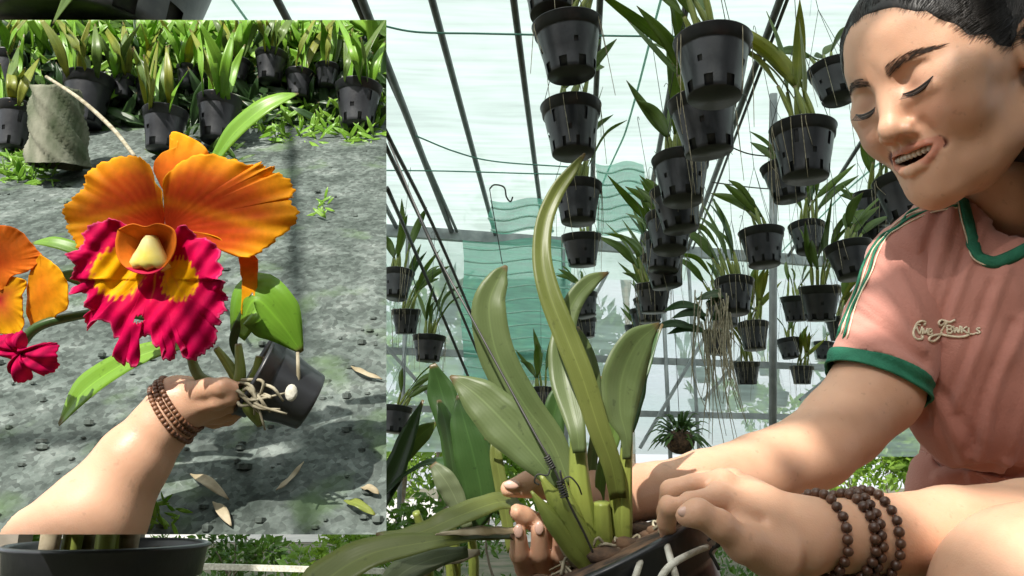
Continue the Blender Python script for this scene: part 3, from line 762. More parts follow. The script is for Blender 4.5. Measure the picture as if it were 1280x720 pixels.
for i in range(1000):
    a = random.uniform(-1.9, 1.9); x = .08 * math.sin(a) * .95
    st = np.array([x, .062 - .075 * abs(math.sin(a)) ** 1.6 + random.uniform(-.012, .02), .105 - .075 * abs(math.sin(a)) ** 2.2]); en = np.array([x * .25, -.115, .02])
    pts = []
    ok = True
    for u in np.linspace(0, 1, 7):
        q = st * (1 - u) + en * u + np.array([0, 0, .05 * math.sin(u * math.pi)])
        h = ht.find_nearest(Vector(q))
        pts.append(np.array(h[0]) + np.array(h[1]) * random.uniform(.0002, .0022) * (1 if u > .1 else .3))
    hg.tube(hw(np.array(pts)), [.00022, .00045, .0004, .0003], 3, cap=False, smooth=12)
hd_ = np.array([np.linalg.norm(np.array(htree.find_nearest(Vector(v))[0]) - v) if v[1] > -.03 and v[2] > -.03 else 9 for v in hV])
edge = np.argwhere((hd_ < .0016))[:, 0]
for i in range(1500):
    bpt = hV[random.choice(edge)]; back = unit(np.array([bpt[0] * -.1, -.12, .085]) - bpt)
    pts = []
    for u, lf_ in ((-random.uniform(.002, .010), .0002), (.004, .0010), (.016, .0026), (.032, .0040)):
        q = bpt + back * u; hq = htree.find_nearest(Vector(q)); pts.append(np.array(hq[0]) + np.array(hq[1]) * lf_)
    pts[2] = pts[2] + np.array(ht.find_nearest(Vector(pts[2]))[1]) * .0012; pts[3] = np.array(ht.find_nearest(Vector(pts[3]))[0]) + np.array(ht.find_nearest(Vector(pts[3]))[1]) * .0008
    hg.tube(hw(np.array(pts)), [.00006, .00022, .0003, .0003], 3, cap=False, smooth=7)
hg.build('hair', M['hair'], person)
# nails
for c, r_, sq in ((C(858, 640, .4925), .0050, (1.1, .45, .7)), (C(648, 664, .5845), .0046, (.75, .4, 1.1)), (C(674, 660, .5865), .0046, (.75, .4, 1.1)), (C(701, 668, .5905), .0046, (.75, .4, 1.1)), (C(640, 606, .5855), .0052, (1.2, .45, .65))):
    g = G(); g.ball(cf2w(c), r_, 8, sq=sq); g.build('nail', M['nail'], person)
# bead bracelets round the left wrist
ltree = BVHTree.FromPolygons([Vector(v) for v in laV], [tuple(map(int, f)) for f in laF])
def bracelet(c, ax, n, br, lbl, tilt=(0, 0, 0)):
    ax = unit(ax); a = unit(np.cross(ax, [0, 1, 0])); b = np.cross(ax, a); g = G(); ring = []
    tl = np.array(tilt)
    for i in range(n * 4):
        t = 2 * math.pi * i / (n * 4); d = math.cos(t) * a + math.sin(t) * b
        o = c + ax * (d @ tl)
        h = ltree.ray_cast(Vector(o + d * .08), Vector(-d))
        r = .030 if h[0] is None else np.linalg.norm(np.array(h[0]) - o)
        ring.append(o + d * (r + br * .85) + ax * .0008 * math.sin(i * .6))
    ring = np.array(ring); ring = (np.roll(ring, 2, 0) + np.roll(ring, -2, 0) + ring) / 3
    L = np.concatenate([[0], np.cumsum(np.linalg.norm(np.diff(np.vstack([ring, ring[:1]]), axis=0), axis=1))])
    nb_ = int(L[-1] / (br * 2.02)); rr = np.vstack([ring, ring[:1]])
    for q in np.linspace(0, L[-1], nb_, endpoint=False):
        p = [np.interp(q, L, rr[:, k]) for k in range(3)]
        g.ball(cf2w(p), br * random.uniform(.93, 1.0), 8, sq=(1, 1, .97))
    g.tube([cf2w(p) for p in rr], .0008, 5)
    o = g.build('bracelet', M['bead'], None, origin=cf2w(c)); tag(o, lbl, 'bracelet', 'wooden bead bracelets on the wrist')
axw = C(1095, 668, .57) - C(1000, 667, .55)
bracelet(C(1024, 668, .555), axw, 22, .0037, 'single dark bead bracelet nearest the hand, apart from the others')
bracelet(C(1056, 668, .562), axw, 22, .0038, 'dark bead bracelet in the middle of the wrist, first of the bunched three')
bracelet(C(1069, 668, .565), axw, 23, .0037, 'dark bead bracelet slanting between two others in the bunch', tilt=(-.012, .0, .0))
bracelet(C(1082, 668, .568), axw, 23, .0037, 'dark bead bracelet farthest up the forearm, last of the bunched three')

# ------------------------------------------------------------------ ground, weather sheets, steelwork
M['ground'] = simple('weedy_soil', (.055, .075, .03), (.17, .14, .10), 5, rough=.95, bump=1, bscale=40, detail=8)
M['outside'] = simple('pale_concrete', (.55, .53, .48), (.42, .41, .38), 3, rough=.9, bump=.3, bscale=60)
def slab(name, x0, x1, y0, y1, z, mat, nx=2, ny=2, bump=0):
    g = G(); g.grid([[(x, y, z + (bump * math.sin(x * 3.1) * math.sin(y * 2.3) if bump else 0)) for x in np.linspace(x0, x1, nx)] for y in np.linspace(y0, y1, ny)])
    return tag(g.build(name, mat), kind='structure')
slab('ground', -300, 300, -60, 500, 0, M['ground'], 2, 2)
slab('path', -60, 60, 8.6, 40, .006, M['outside'])

RZ = 2.5
# holes added to the unseen sheet to drop small sun patches on the woman
def over(p, z=RZ): p = np.asarray(p, float); return p + SUN * ((z - p[2]) / SUN[2])
HOLES = [(over(hw((-.028, .076, -.016))), .014), (over(hw((.006, .098, -.010))), .011), (over(P(1105, 300, .86)), .045), (over(P(1068, 395, .83)), .030), (over(P(1190, 300, .86)), .026),
         (over(P(905, 580, .70)), .05), (over(P(985, 560, .75)), .028), (over(P(930, 618, .54)), .022), (over(P(1150, 625, .575)), .03)]
# roof sheet: unseen left bay behind the photographer, opened so sun reaches the bed
hx = [c[0] + k_ * r_ for c, r_ in HOLES for k_ in (-1, 1)]; hy = [c[1] + k_ * r_ for c, r_ in HOLES for k_ in (-1, 1)]
g = G(); xs = np.unique(np.r_[hx, np.linspace(-4.4, 5.4, 50), -1.95, -.72, -.62, -.42].round(4)); ys = np.unique(np.r_[hy, np.linspace(-3.6, 7.6, 57), -1.56, .80, -1.72, -1.53, 1.0].round(4)); idx = {}
for j, y in enumerate(ys):
    for i, x in enumerate(xs):
        idx[i, j] = len(g.v)
        g.v.append((x, y, RZ + .03 * abs(math.sin(y * math.pi / 1.4)) + .012 * math.sin(x * 2.1 + y) + .004 * math.sin(x * 9 + 2 * math.sin(y * 4)))); g.uv.append((0, 0, 0))
def sun_opening(x, y):
    for c, r_ in HOLES:
        if abs(x - c[0]) < r_ and abs(y - c[1]) < r_: return True
    return (-1.95 < x < -.72 and -1.56 < y < .80) or (-.62 < x < -.42 and -1.72 < y < -1.53)  # bay shaped to sun the gravel bed, small gap to sun her knee
for j in range(len(ys) - 1):
    for i in range(len(xs) - 1):
        if sun_opening((xs[i] + xs[i + 1]) / 2, (ys[j] + ys[j + 1]) / 2): continue
        g.f.append((idx[i, j], idx[i + 1, j], idx[i + 1, j + 1], idx[i, j + 1]))
nr_ = G(); fr_ = G(); nr_.v = fr_.v = g.v; nr_.uv = fr_.uv = g.uv
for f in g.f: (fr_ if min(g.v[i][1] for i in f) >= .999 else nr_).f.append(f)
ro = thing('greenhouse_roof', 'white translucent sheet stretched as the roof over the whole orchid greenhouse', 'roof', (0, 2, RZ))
fr_.build('far_sheet', M['roof_far'], ro); nr_.build('near_sheet', M['roof'], ro)  # unseen near sheet passes more light, shaped to light her from above
for x in (-3.1, -1.15, .62, 2.3, 3.9):
    q = G(); q.tube([(x + .02 * math.sin(y * 2), y, RZ - .004 + .03 * abs(math.sin(y * math.pi / 1.4)) + .012 * math.sin(x * 2.1 + y)) for y in np.linspace(1.0, 7.4, 60)], .006, 5); q.build('seam', M['stripe'], ro)
M['light_blocker'] = simple('light_blocker_black', (.02, .03, .025), (.035, .045, .035), 6, rough=.9, bump=.3)  # unseen black sheets added to cut light from behind the viewer and the right
g = G(); g.grid([[(x, -3.55 + .05 * math.sin(x * 5 + z), z) for x in np.linspace(-4.4, 5.4, 50)] for z in np.linspace(0, 2.45, 10)])
tag(g.build('added_light_blocker', M['light_blocker']), 'added black sheet behind the viewer that cuts the front light', 'net')
for k, (a, b, lbl) in enumerate((((-2.6, -1.30, 2.47), (.4, -1.22, 2.47), 'round purlin crossing the open roof bay behind the viewer'), ((-1.08, -2.4, 2.43), (-.98, .2, 2.43), 'pipe running forward over the open roof bay '))):
    g = G(); g.tube([np.array(a), np.array(b)], .010, 10); tag(g.build('purlin', M['steel'], None, origin=a), lbl, 'pipe')
g = G(); g.grid([[(x, y, 2.33 - .06 * math.sin((y + 3.5) / 4.4 * math.pi) - .02 * math.sin(x * 4)) for x in np.linspace(1.05, 5.3, 30)] for y in np.linspace(-3.5, .9, 24)])
tag(g.build('added_light_blocker', M['light_blocker']), 'added black sheet under the roof at right behind the viewer, cutting light', 'net')
# back wall net on the yawed line of the steel beam
BL, BR = PZ(480, 289, 2.42), PZ(1100, 333, 2.42)
bd = unit(BR - BL); WL, WR = BL - bd * 3.2, BR + bd * 2.4
wn = np.array([bd[1], -bd[0], 0])
def wp(px, py, off=0):
    """point of the back wall plane seen at px,py"""
    d = P(px, py, 1.0) - CAM0; n = np.array([bd[1], -bd[0], 0]); t = ((BL + n * off - CAM0) @ n) / (d @ n); return CAM0 + d * t
g = G(); rows = []
for z in np.linspace(.80, 2.44, 26):
    rows.append([WL + (WR - WL) * u + np.array([0, 0, z - 2.42]) + wn * (-.10 + .025 * math.sin(u * 40 + z * 2) + .015 * math.sin(z * 11 + u * 13)) for u in np.linspace(0, 1, 90)])
g.grid(rows); tag(g.build('back_net_wall', M['wallnet']), 'pale cyan woven net closing the far end of the greenhouse', 'net')
# right and left side nets
for nm, x, lbl, y0 in (('side_net', 4.9, 'pale woven net along the right side of the greenhouse behind the woman', 0.5),):
    g = G(); g.grid([[(x + .03 * math.sin(y * 5 + z * 3), y, z) for y in np.linspace(y0, 7.3, 40)] for z in np.linspace(.9, 2.46, 12)])
    tag(g.build(nm, M['wallnet']), lbl, 'net')
# green shade netting hung in front of the end wall, with pale seams
def netpanel(x0, y0, x1, y1, lbl, seams, off):
    g = G(); rows = []
    for v in np.linspace(0, 1, 16):
        rows.append([wp(x0 + (x1 - x0) * u + 2 * math.sin(v * 9), y0 + (y1 - y0) * v + 3 * math.sin(u * 7), off + .02 * math.sin(u * 11 + v * 6)) for u in np.linspace(0, 1, 16)])
    g.grid(rows, flip=True)
    o = thing('shade_net', lbl, 'shade net', wp((x0 + x1) / 2, y1, off)); g.build('netting', M['greennet'], o)
    for v in seams:
        q = G(); q.tube([wp(x0 + (x1 - x0) * u + 2 * math.sin(v * 9), y0 + (y1 - y0) * v + 3 * math.sin(u * 7) + 1, off + .032 + .02 * math.sin(u * 11 + v * 6)) for u in np.linspace(0, 1, 14)], .0065, 5); q.build('seam', M['stripe'], o)
netpanel(578, 300, 712, 478, 'green shade net with pale seams hanging behind the tall orchid leaves', np.linspace(.05, .97, 11), .12)
_wp = wp
def wp(px, py, off=0):
    d = P(px, py, 1.0) - CAM0; return CAM0 + d * ((4.55 - off) / d[1])
netpanel(744, 204, 804, 292, 'small green shade net with pale seams between the two middle pot rows', np.linspace(.1, .95, 6), .14)
netpanel(612, 250, 690, 290, 'narrow green shade net above the steel beam beside the wire hook', np.linspace(.2, .9, 3), .10)
wp = _wp

def beam(a, b, wdt, hgt, name, lbl, cat, mat='steel', group=None):
    g = G(); g.box(a, b, wdt, hgt); o = g.build(name, M[mat], None, smooth=False, origin=(np.asarray(a) + b) / 2); return tag(o, lbl, cat, group)
beam(WL + wn * .02, WR + wn * .02, .05, .085, 'steel_beam', 'long grey steel beam crossing the greenhouse at the top of the far net', 'beam')
zz = wp(700, 448)[2]; beam(np.array([*WL[:2], zz]) + wn * .05, np.array([*WR[:2], zz]) + wn * .05, .035, .05, 'steel_beam', 'grey cross bar halfway up the far net behind the right orchid leaf', 'beam')
zz = wp(760, 517)[2]; beam(np.array([*WL[:2], zz]) + wn * .05, np.array([*WR[:2], zz]) + wn * .05, .03, .045, 'steel_beam', 'lowest grey cross bar of the far net', 'beam')
for px, y0, y1, r, lbl in ((838, 300, 572, .016, 'thin grey upright post left of the hanging root clump against the far net'), (874, 300, 572, .014, 'thin grey upright post right behind the long hanging roots'), (708, 300, 570, .016, 'thin upright post hidden partly by the tall strap leaf'), (500, 300, 600, .016, 'thin upright post at the far left behind the left pot row')):
    a = wp(px, y1, .09); b = wp(px, y0, .09); b = np.array([a[0], a[1], 2.40]); a = np.array([a[0], a[1], 0])
    g = G(); g.tube([a, b], r, 8); tag(g.build('upright_post', M['steel'], None, origin=a), lbl, 'post', 'upright posts of the far wall')
# the near round post
a = P(966, 560, 4.0); b = P(967, -10, 4.0); a2 = a + (a - b) * 1.0; k = (0 - a[2]) / (b[2] - a[2]); a0 = a + (b - a) * k; k = (2.46 - a[2]) / (b[2] - a[2]); b0 = a + (b - a) * k
g = G(); g.tube([a0, b0], .0195, 14); tag(g.build('upright_post', M['steel'], None, origin=a0), 'pale round steel post standing in front of the right pot row', 'post')
# roof rails and ropes running away from the photographer
def rail(p0, p1, r, name, lbl, cat, z=2.44, mat='dark_steel', ext=(.6, .0), group='rails under the roof'):
    a, b = PZ(*p0, z), PZ(*p1, z); d = b - a; a2 = a - d * ext[0]; tw = ((BL + wn * .06 - a) @ wn) / (d @ wn); b2 = a + d * (tw if 0 < tw < 12 else 1 + ext[1])
    g = G(); n = 2 if name != 'rope' else 30
    pts = [a2 + (b2 - a2) * u - np.array([0, 0, .05 * math.sin(u * math.pi) if n > 2 else 0]) for u in np.linspace(0, 1, n)]
    g.tube(pts, r, 8); tag(g.build(name, M[mat], None, origin=pts[0]), lbl, cat, group); return a, b
rail((483, 79), (592, 360), .020, 'roof_rail', 'thick grey roof rail running down beside the right edge of the gravel bed', 'rail', ext=(.7, .05))
rail((540, 0), (640, 370), .016, 'roof_rail', 'dark roof rail left of the wire hook, second from the gravel bed', 'rail')
rail((642, 0), (676, 262), .015, 'roof_rail', 'dark roof rail just left of the first hanging pot row', 'rail', ext=(.6, .35))
rail((750, 0), (741, 210), .014, 'roof_rail', 'dark roof rail directly behind the first hanging pot row', 'rail', ext=(.6, .5))
rail((859, 0), (822, 195), .015, 'roof_rail', 'dark roof rail just left of the second hanging pot row', 'rail', ext=(.6, .55))
rail((975, 0), (886, 240), .017, 'roof_rail', 'brown grey roof rail sloping between the second and third pot rows', 'rail', ext=(.6, .35))
rail((984, 0), (893, 240), .008, 'roof_rail', 'thin rail close beside the brown grey one between pot rows', 'rail', ext=(.6, .35))
rail((1075, 180), (1000, 297), .012, 'roof_rail', 'thin dark rail crossing behind the potted orchids left of her face', 'rail', ext=(.6, .55))
rail((356, 18), (420, 140), .017, 'roof_rail', 'grey roof rail showing above the top edge of the gravel bed', 'rail', ext=(.6, .9))
rail((443, 0), (505, 140), .012, 'roof_rail', 'thin dark roof rail above the top right corner of the gravel bed', 'rail', ext=(.6, .9))
def rope(pts, r, lbl, mat='wire', cat='rope', group='ropes and wires', name='rope', n=30):
    g = G(); g.tube(catmull(pts, n), r, 5); tag(g.build(name, M[mat], None, origin=pts[0]), lbl, cat, group)
rope([P(480, 160, 2.6), P(545, 290, 3.6), P(605, 430, 5.0), P(640, 520, 6.0)], .008, 'dark twisted rope slanting down left of the pale upright leaf, upper of two')
rope([P(480, 178, 2.6), P(533, 290, 3.5), P(580, 400, 4.6), P(622, 500, 5.8)], .008, 'dark twisted rope slanting down left of the pale upright leaf, lower of two')
rope([P(484, 235, 3.4), P(530, 340, 4.6), P(585, 470, 5.6)], .010, 'dark rope slanting behind the left hanging pots')
for pts, lbl in (([(470, 30), (520, 40), (600, 42), (700, 44), (870, 46)], 'thin green net cord across the roof near the top of the picture'),
                 ([(470, 213), (560, 214), (660, 217), (720, 218)], 'green net cord crossing left of the first pot row at hook height'),
                 ([(520, 170), (570, 190), (620, 202), (715, 209)], 'sagging dark net cord just above the green one left of the first pot row'),
                 ([(890, 228), (960, 236), (1060, 238)], 'thin dark cord level across the third pot row'),
                 ([(905, 180), (935, 192), (965, 196)], 'thin grey cord sagging left of the pale post')):
    rope([PZ(x, y, 2.40) for x, y in pts], .0045, lbl, 'cord' if 'green' in lbl else 'wire', 'cord', 'net cords under the roof', 'net_cord')
g = G(); hk = [P(x, y, 3.2) for x, y in ((640, 262), (637, 250), (632, 240), (622, 232), (612, 235), (611, 243))]
hk2 = [PZ(640, 300, 2.4)]
g.tube(catmull([P(628, 210, 3.4), P(612, 236, 3.4), P(618, 231, 3.4), P(630, 234, 3.4), P(633, 246, 3.4), P(638, 252, 3.4), P(641, 246, 3.4)][1:], 30), .0035, 6)
g.tube([P(612, 236, 3.4), P(616, 262, 3.4), P(628, 330, 3.9)], .0022, 5)
tag(g.build('wire_hook', M['wire'], None, origin=P(628, 230, 3.4)), 'curled empty wire hook beside the dark roof rail', 'hook')
# diagonal braces of the end wall
for a, b, lbl in (((690, 470), (760, 340), 'thin diagonal brace behind the curved orchid leaf'), ((800, 560), (905, 380), 'thin diagonal brace rising right across the far net'), ((880, 500), (940, 430), 'short diagonal brace right of the long hanging roots'), ((1000, 500), (1100, 420), 'thin diagonal brace behind the small pots near her sleeve'), ((480, 430), (560, 520), 'thin diagonal brace at the left end of the far net')):
    beam(wp(*a, .16), wp(*b, .16), .022, .022, 'diagonal_brace', lbl, 'brace', 'steel', 'diagonal braces of the end wall')

# ------------------------------------------------------------------ greenery outside and on the ground
def foliage(name, mats, blobs, nleaf, size, lbl, cat, group=None, stem=None, seed=0, kind=None, droop=.3):
    """a plant made of many small folded leaves spread through uneven clumps"""
    r = np.random.default_rng(seed); base = np.asarray(blobs[0][0], float) * [1, 1, 0]
    o = thing(name, lbl, cat, base, group) if not kind else None
    vs, fs = [], []
    tot = sum(b[1][0] * b[1][1] * b[1][2] for b in blobs) ** (1)
    for c, rad in blobs:
        n = int(nleaf * rad[0] * rad[1] * rad[2] / tot) + 4
        d = r.normal(size=(n, 3)); d /= np.linalg.norm(d, axis=1)[:, None]
        rr = r.uniform(.25, 1, n) ** .5 * (1 + .25 * np.sin(d[:, 0] * 5 + d[:, 2] * 4))
        p = np.asarray(c) + d * rr[:, None] * np.asarray(rad)
        ax = d * .7 + r.normal(size=(n, 3)) * .6 + np.array([0, 0, .25 - droop]); ax /= np.linalg.norm(ax, axis=1)[:, None]
        sd = np.cross(ax, r.normal(size=(n, 3))); sd /= np.linalg.norm(sd, axis=1)[:, None]; up = np.cross(sd, ax)
        L = (size * r.uniform(.6, 1.4, n))[:, None]; W = L * .24
        for k in range(n):
            if p[k][2] < .02: continue
            b = len(vs)
            vs += [tuple(p[k]), tuple(p[k] + ax[k] * L[k] * .45 + sd[k] * W[k] + up[k] * W[k] * .3), tuple(p[k] + ax[k] * L[k]), tuple(p[k] + ax[k] * L[k] * .45 - sd[k] * W[k] + up[k] * W[k] * .3), tuple(p[k] + ax[k] * L[k] * .5)]
            fs += [(b, b + 1, b + 4), (b + 1, b + 2, b + 4), (b + 2, b + 3, b + 4), (b + 3, b, b + 4)]
    g = G(); g.v = vs; g.f = fs; g.uv = [(.3, .5, 0)] * len(vs)
    if kind: return tag(g.build(name, mats), lbl, cat, kind=kind)
    g.build('crown' if stem else 'foliage', mats, o, smooth=False)
    if stem:
        q = G(); top = np.asarray(blobs[0][0])
        q.tube([base, (base + top) / 2 + r.normal(size=3) * .05, top], [stem, stem * .8, stem * .45], 8, smooth=8)
        for c, rad in blobs[1:]:
            q.tube([base * .35 + top * .65, (np.asarray(c) + top) / 2 + r.normal(size=3) * .04, c], [stem * .5, stem * .3, stem * .15], 6, smooth=6)
        q.build('trunk' if stem > .03 else 'stem', M['trunk'], o)
    return o
M['trunk'] = simple('tree_bark', (.12, .09, .06), (.2, .17, .13), 20, rough=.9, bump=.8, bscale=60)
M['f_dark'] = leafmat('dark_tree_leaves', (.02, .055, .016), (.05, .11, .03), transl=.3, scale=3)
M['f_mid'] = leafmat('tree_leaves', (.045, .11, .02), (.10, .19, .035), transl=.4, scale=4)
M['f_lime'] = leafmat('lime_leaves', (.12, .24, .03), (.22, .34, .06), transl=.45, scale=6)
def gp(px, py, y):
    """point at forward distance y on the pixel ray"""
    d = P(px, py, 1.0) - CAM0; return CAM0 + d * (y / d[1])
def tree(px, pyc, y, rad, n, size, lbl, mat, seed, extra=(), stem=.07):
    c = gp(px, pyc, y); bl = [(c, (rad, rad, rad * .9))]
    for dx, dz, s in extra: bl.append((c + np.array([dx * rad, .2 * rad * dx, dz * rad]), (rad * s, rad * s, rad * s * .8)))
    foliage('tree', M[mat], bl, n, size, lbl, 'tree', 'trees outside the greenhouse', stem, seed)
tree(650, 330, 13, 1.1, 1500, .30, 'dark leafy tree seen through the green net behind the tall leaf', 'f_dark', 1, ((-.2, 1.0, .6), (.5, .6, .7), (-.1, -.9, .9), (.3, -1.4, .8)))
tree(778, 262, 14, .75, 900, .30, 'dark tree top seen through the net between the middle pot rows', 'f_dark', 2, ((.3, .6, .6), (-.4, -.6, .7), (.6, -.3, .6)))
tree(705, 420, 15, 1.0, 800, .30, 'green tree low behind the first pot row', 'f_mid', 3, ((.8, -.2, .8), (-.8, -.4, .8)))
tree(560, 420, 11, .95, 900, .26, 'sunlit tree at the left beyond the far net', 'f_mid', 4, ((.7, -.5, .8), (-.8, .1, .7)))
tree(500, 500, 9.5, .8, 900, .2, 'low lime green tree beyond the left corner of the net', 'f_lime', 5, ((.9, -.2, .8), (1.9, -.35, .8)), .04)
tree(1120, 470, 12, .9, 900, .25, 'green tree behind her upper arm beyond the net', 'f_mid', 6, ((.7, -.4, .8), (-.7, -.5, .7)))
def shrub(px, pyc, y, rx, rz, n, size, lbl, mat, seed, cat='shrub', stem=.008):
    c = gp(px, pyc, y); r = random.Random(seed); bl = [(c, (rx * .6, rx * .5, rz))]
    for k in range(5): bl.append((c + np.array([r.uniform(-1, 1) * rx, r.uniform(-.4, .4) * rx, r.uniform(-.7, .6) * rz]), (rx * .4, rx * .35, rz * .5)))
    foliage('shrub', M[mat], bl, n, size, lbl, cat, 'shrubs at the greenhouse edge', stem, seed)
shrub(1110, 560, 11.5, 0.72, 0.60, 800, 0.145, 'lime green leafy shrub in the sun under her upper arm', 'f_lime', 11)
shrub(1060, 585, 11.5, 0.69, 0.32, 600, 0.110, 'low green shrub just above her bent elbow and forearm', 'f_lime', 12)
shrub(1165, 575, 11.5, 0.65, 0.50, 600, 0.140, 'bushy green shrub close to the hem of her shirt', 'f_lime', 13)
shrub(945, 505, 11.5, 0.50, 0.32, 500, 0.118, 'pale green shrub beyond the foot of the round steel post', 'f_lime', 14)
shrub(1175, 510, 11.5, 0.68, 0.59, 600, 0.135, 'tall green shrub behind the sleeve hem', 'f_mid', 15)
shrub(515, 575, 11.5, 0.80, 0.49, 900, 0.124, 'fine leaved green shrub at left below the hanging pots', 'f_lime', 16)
shrub(625, 600, 4.4, .35, .22, 800, .06, 'fine leaved shrub behind the base of the wide pale leaf', 'f_lime', 17)
shrub(560, 650, 3.6, .35, .18, 900, .045, 'low weedy shrub on the ground behind the lower leaves', 'f_mid', 18)
shrub(440, 690, 3.4, .22, .12, 600, .045, 'small bright weed clump below the right half of the gravel bed', 'f_lime', 19)
shrub(295, 695, 3.2, .14, .10, 350, .04, 'small leafy weed clump right of the round black pot rim', 'f_mid', 20)
shrub(15, 700, 1.9, .10, .12, 250, .06, 'pale leafy weed at the bottom left corner', 'f_lime', 21)
shrub(690, 580, 11.5, 0.62, 0.35, 600, 0.124, 'bright green shrub low behind the yellow bulbs', 'f_lime', 22)
shrub(790, 625, 5.6, .35, .10, 400, .06, 'low green weeds behind her forearm', 'f_mid', 23)
# weeds covering the ground
r = np.random.default_rng(5); bl = []
for _ in range(260):
    y = r.uniform(1.6, 8.2); x = r.uniform(-.62, .85) * y * 1.0; s = r.uniform(.04, .12)
    bl.append((np.array([x, y, .03]), (s * 1.6, s * 1.6, s * .9)))
foliage('weeds', M['f_mid'], bl, 9000, .045, 'low green weeds growing over the greenhouse floor', 'weeds', kind='stuff', seed=6, droop=-.2)

# ------------------------------------------------------------------ hanging orchids
PR, PH = .092, .150
def pot_geo(R=PR, H=PH, holes=True, n=40, ax=(0, 0, 1), o=(0, 0, 0), style=0):
    """slotted nursery pot, rim at height 0, body hanging below: outer skin, rim roll, inner skin"""
    b = R * .70
    prof = [(0, -H), (b * .97, -H), (b, -H * .985), (b * 1.02, -H * .93), (b * 1.055, -H * .80), (R * .765, -H * .68), (R * .80, -H * .58), (R * .835, -H * .48), (R * .905, -H * .24), (R * .915, -H * .20),
            (R * .965, -H * .195), (R, -H * .03), (R * 1.03, -H * .015), (R * 1.035, 0), (R * .99, .002), (R * .955, -.002), (R * .92, -H * .12)]
    def skip(i, j):
        if not holes: return False
        if style == 0: return (i in (2, 3) and j % 5 in (0, 1)) or (i == 6 and j % 10 == 4)
        return (i in (2, 3) and j % 4 == 0) or (i == 7 and j % 8 == 2) or (i == 5 and j % 8 == 6)
    g = G(); g.lathe(prof, o, ax, n, skip)
    g.lathe([(0, -H * .95), (b * .93, -H * .95), (R * .84, -H * .25), (R * .92, -H * .12)], o, ax, n)
    return g
def medium_geo(R, H, o=(0, 0, 0), ax=(0, 0, 1), rnd=random):
    g = G(); g.lathe([(0, -H * .07), (R * .5, -H * .09), (R * .93, -H * .11)], o, ax, 24)
    a = unit(ax); u = unit(np.cross(a, [0, 1, .1])); v = np.cross(a, u)
    for _ in range(26):
        t = rnd.uniform(0, 6.3); rr = R * .82 * math.sqrt(rnd.random())
        c = np.asarray(o) + u * rr * math.cos(t) + v * rr * math.sin(t) - a * H * .075
        g.ball(c, R * rnd.uniform(.07, .15), 4, sq=(rnd.uniform(.6, 1.5), rnd.uniform(.6, 1.5), .6))
    return g
def hanging_proto(seed, nleaf, tall, lean, mats, roots=6, style=0, yellow=0, R=PR, H=PH):
    r = random.Random(seed)
    o = thing('hanging_orchid', 'x', 'potted orchid', (0, 0, 0), 'hanging pots of orchids')
    pot_geo(R, H, style=style).build('plant_pot', M['pot'] if seed % 3 else M['pot_dusty'], o)
    medium_geo(R, H, rnd=r).build('bark_medium', M['bark'], o)
    for k in range(nleaf):
        t = r.uniform(0, 6.28); q = np.array([math.cos(t), math.sin(t), 0]) * R * r.uniform(.05, .55)
        ln = np.array([lean[0] + r.uniform(-.35, .35), lean[1] + r.uniform(-.35, .35), 0])
        hb = r.uniform(.05, .10) * tall; top = q + ln * hb * .8 + np.array([0, 0, hb])
        g = G(); g.tube([q + np.array([0, 0, -.012]), q * .5 + top * .5, top], [.005, .0085, .005], 7, smooth=8)
        m = g.build('pseudobulb', M['bulb'], o)
        L = r.uniform(.14, .23) * tall; dr = unit(ln * 1.2 + np.array([r.uniform(-.4, .4), r.uniform(-.4, .4), 1.0]))
        e1 = top + dr * L * .5; e2 = top + dr * L * .85 + ln * L * .5 - np.array([0, 0, L * r.uniform(-.25, .15)])
        g = G(); w = r.uniform(.016, .025); fa = unit(np.array([r.uniform(-1, 1), r.uniform(-1.4, .2), .3]))
        g.leaf([top, e1, e2], [.004, w * .9, w, w * .75, .001], fa, n=12, fold=.25)
        mt = M['leaf_yellow'] if k < yellow else M[r.choice(mats)]
        g.build('leaf', mt, o)
    g = G()
    for k in range(roots):
        t = r.uniform(0, 6.28); a = np.array([math.cos(t) * R * .95, math.sin(t) * R * .95, .004]); L = r.uniform(.06, .28)
        pts = [a * .7, a, a * 1.06 + np.array([0, 0, -.03]), a * r.uniform(.9, 1.08) + np.array([r.uniform(-.02, .02), r.uniform(-.02, .02), -L])]
        g.tube(pts, [.0016, .0016, .0012, .0008], 5, smooth=12)
    if roots: g.build('aerial_roots', M['root'], o)
    g = G()
    for k in range(3):
        t = 2.1 * k + .4; a = np.array([math.cos(t) * R, math.sin(t) * R, -.004]); g.tube([a, np.array([0, 0, .30])], .0011, 5)
    g.tube([np.array([0, 0, .295]), np.array([0, 0, .62])], .0013, 5)
    g.tube(catmull([(0, 0, .62), (0, .0, .65), (.012, 0, .662), (.022, 0, .65)], 8), .0014, 5)
    g.build('wire_hanger', M['wire'], o)
    return o
A_, B_ = ['leaf', 'leaf_hang', 'leaf'], ['leaf', 'leaf_hang', 'leaf_yellow']
M['leaf_hang'] = leafmat('backlit_leaf', (.13, .21, .04), (.20, .28, .06), transl=.5)
PROT = {'a': hanging_proto(1, 6, 1.15, (-.5, -.1), A_), 'b': hanging_proto(2, 5, 1.0, (.35, .1), A_, 8, 1), 'c': hanging_proto(4, 7, 1.3, (-.15, .1), A_, 10, 0),
        'd': hanging_proto(5, 8, 1.2, (-.3, 0), B_, 12, 1, 4), 'e': hanging_proto(7, 3, .8, (.5, .5), A_, 5, 0), 'f': hanging_proto(8, 9, 1.5, (-.55, -.1), ['leaf_dark', 'leaf', 'leaf_hang'], 14, 1)}
def tint_label(s): return s
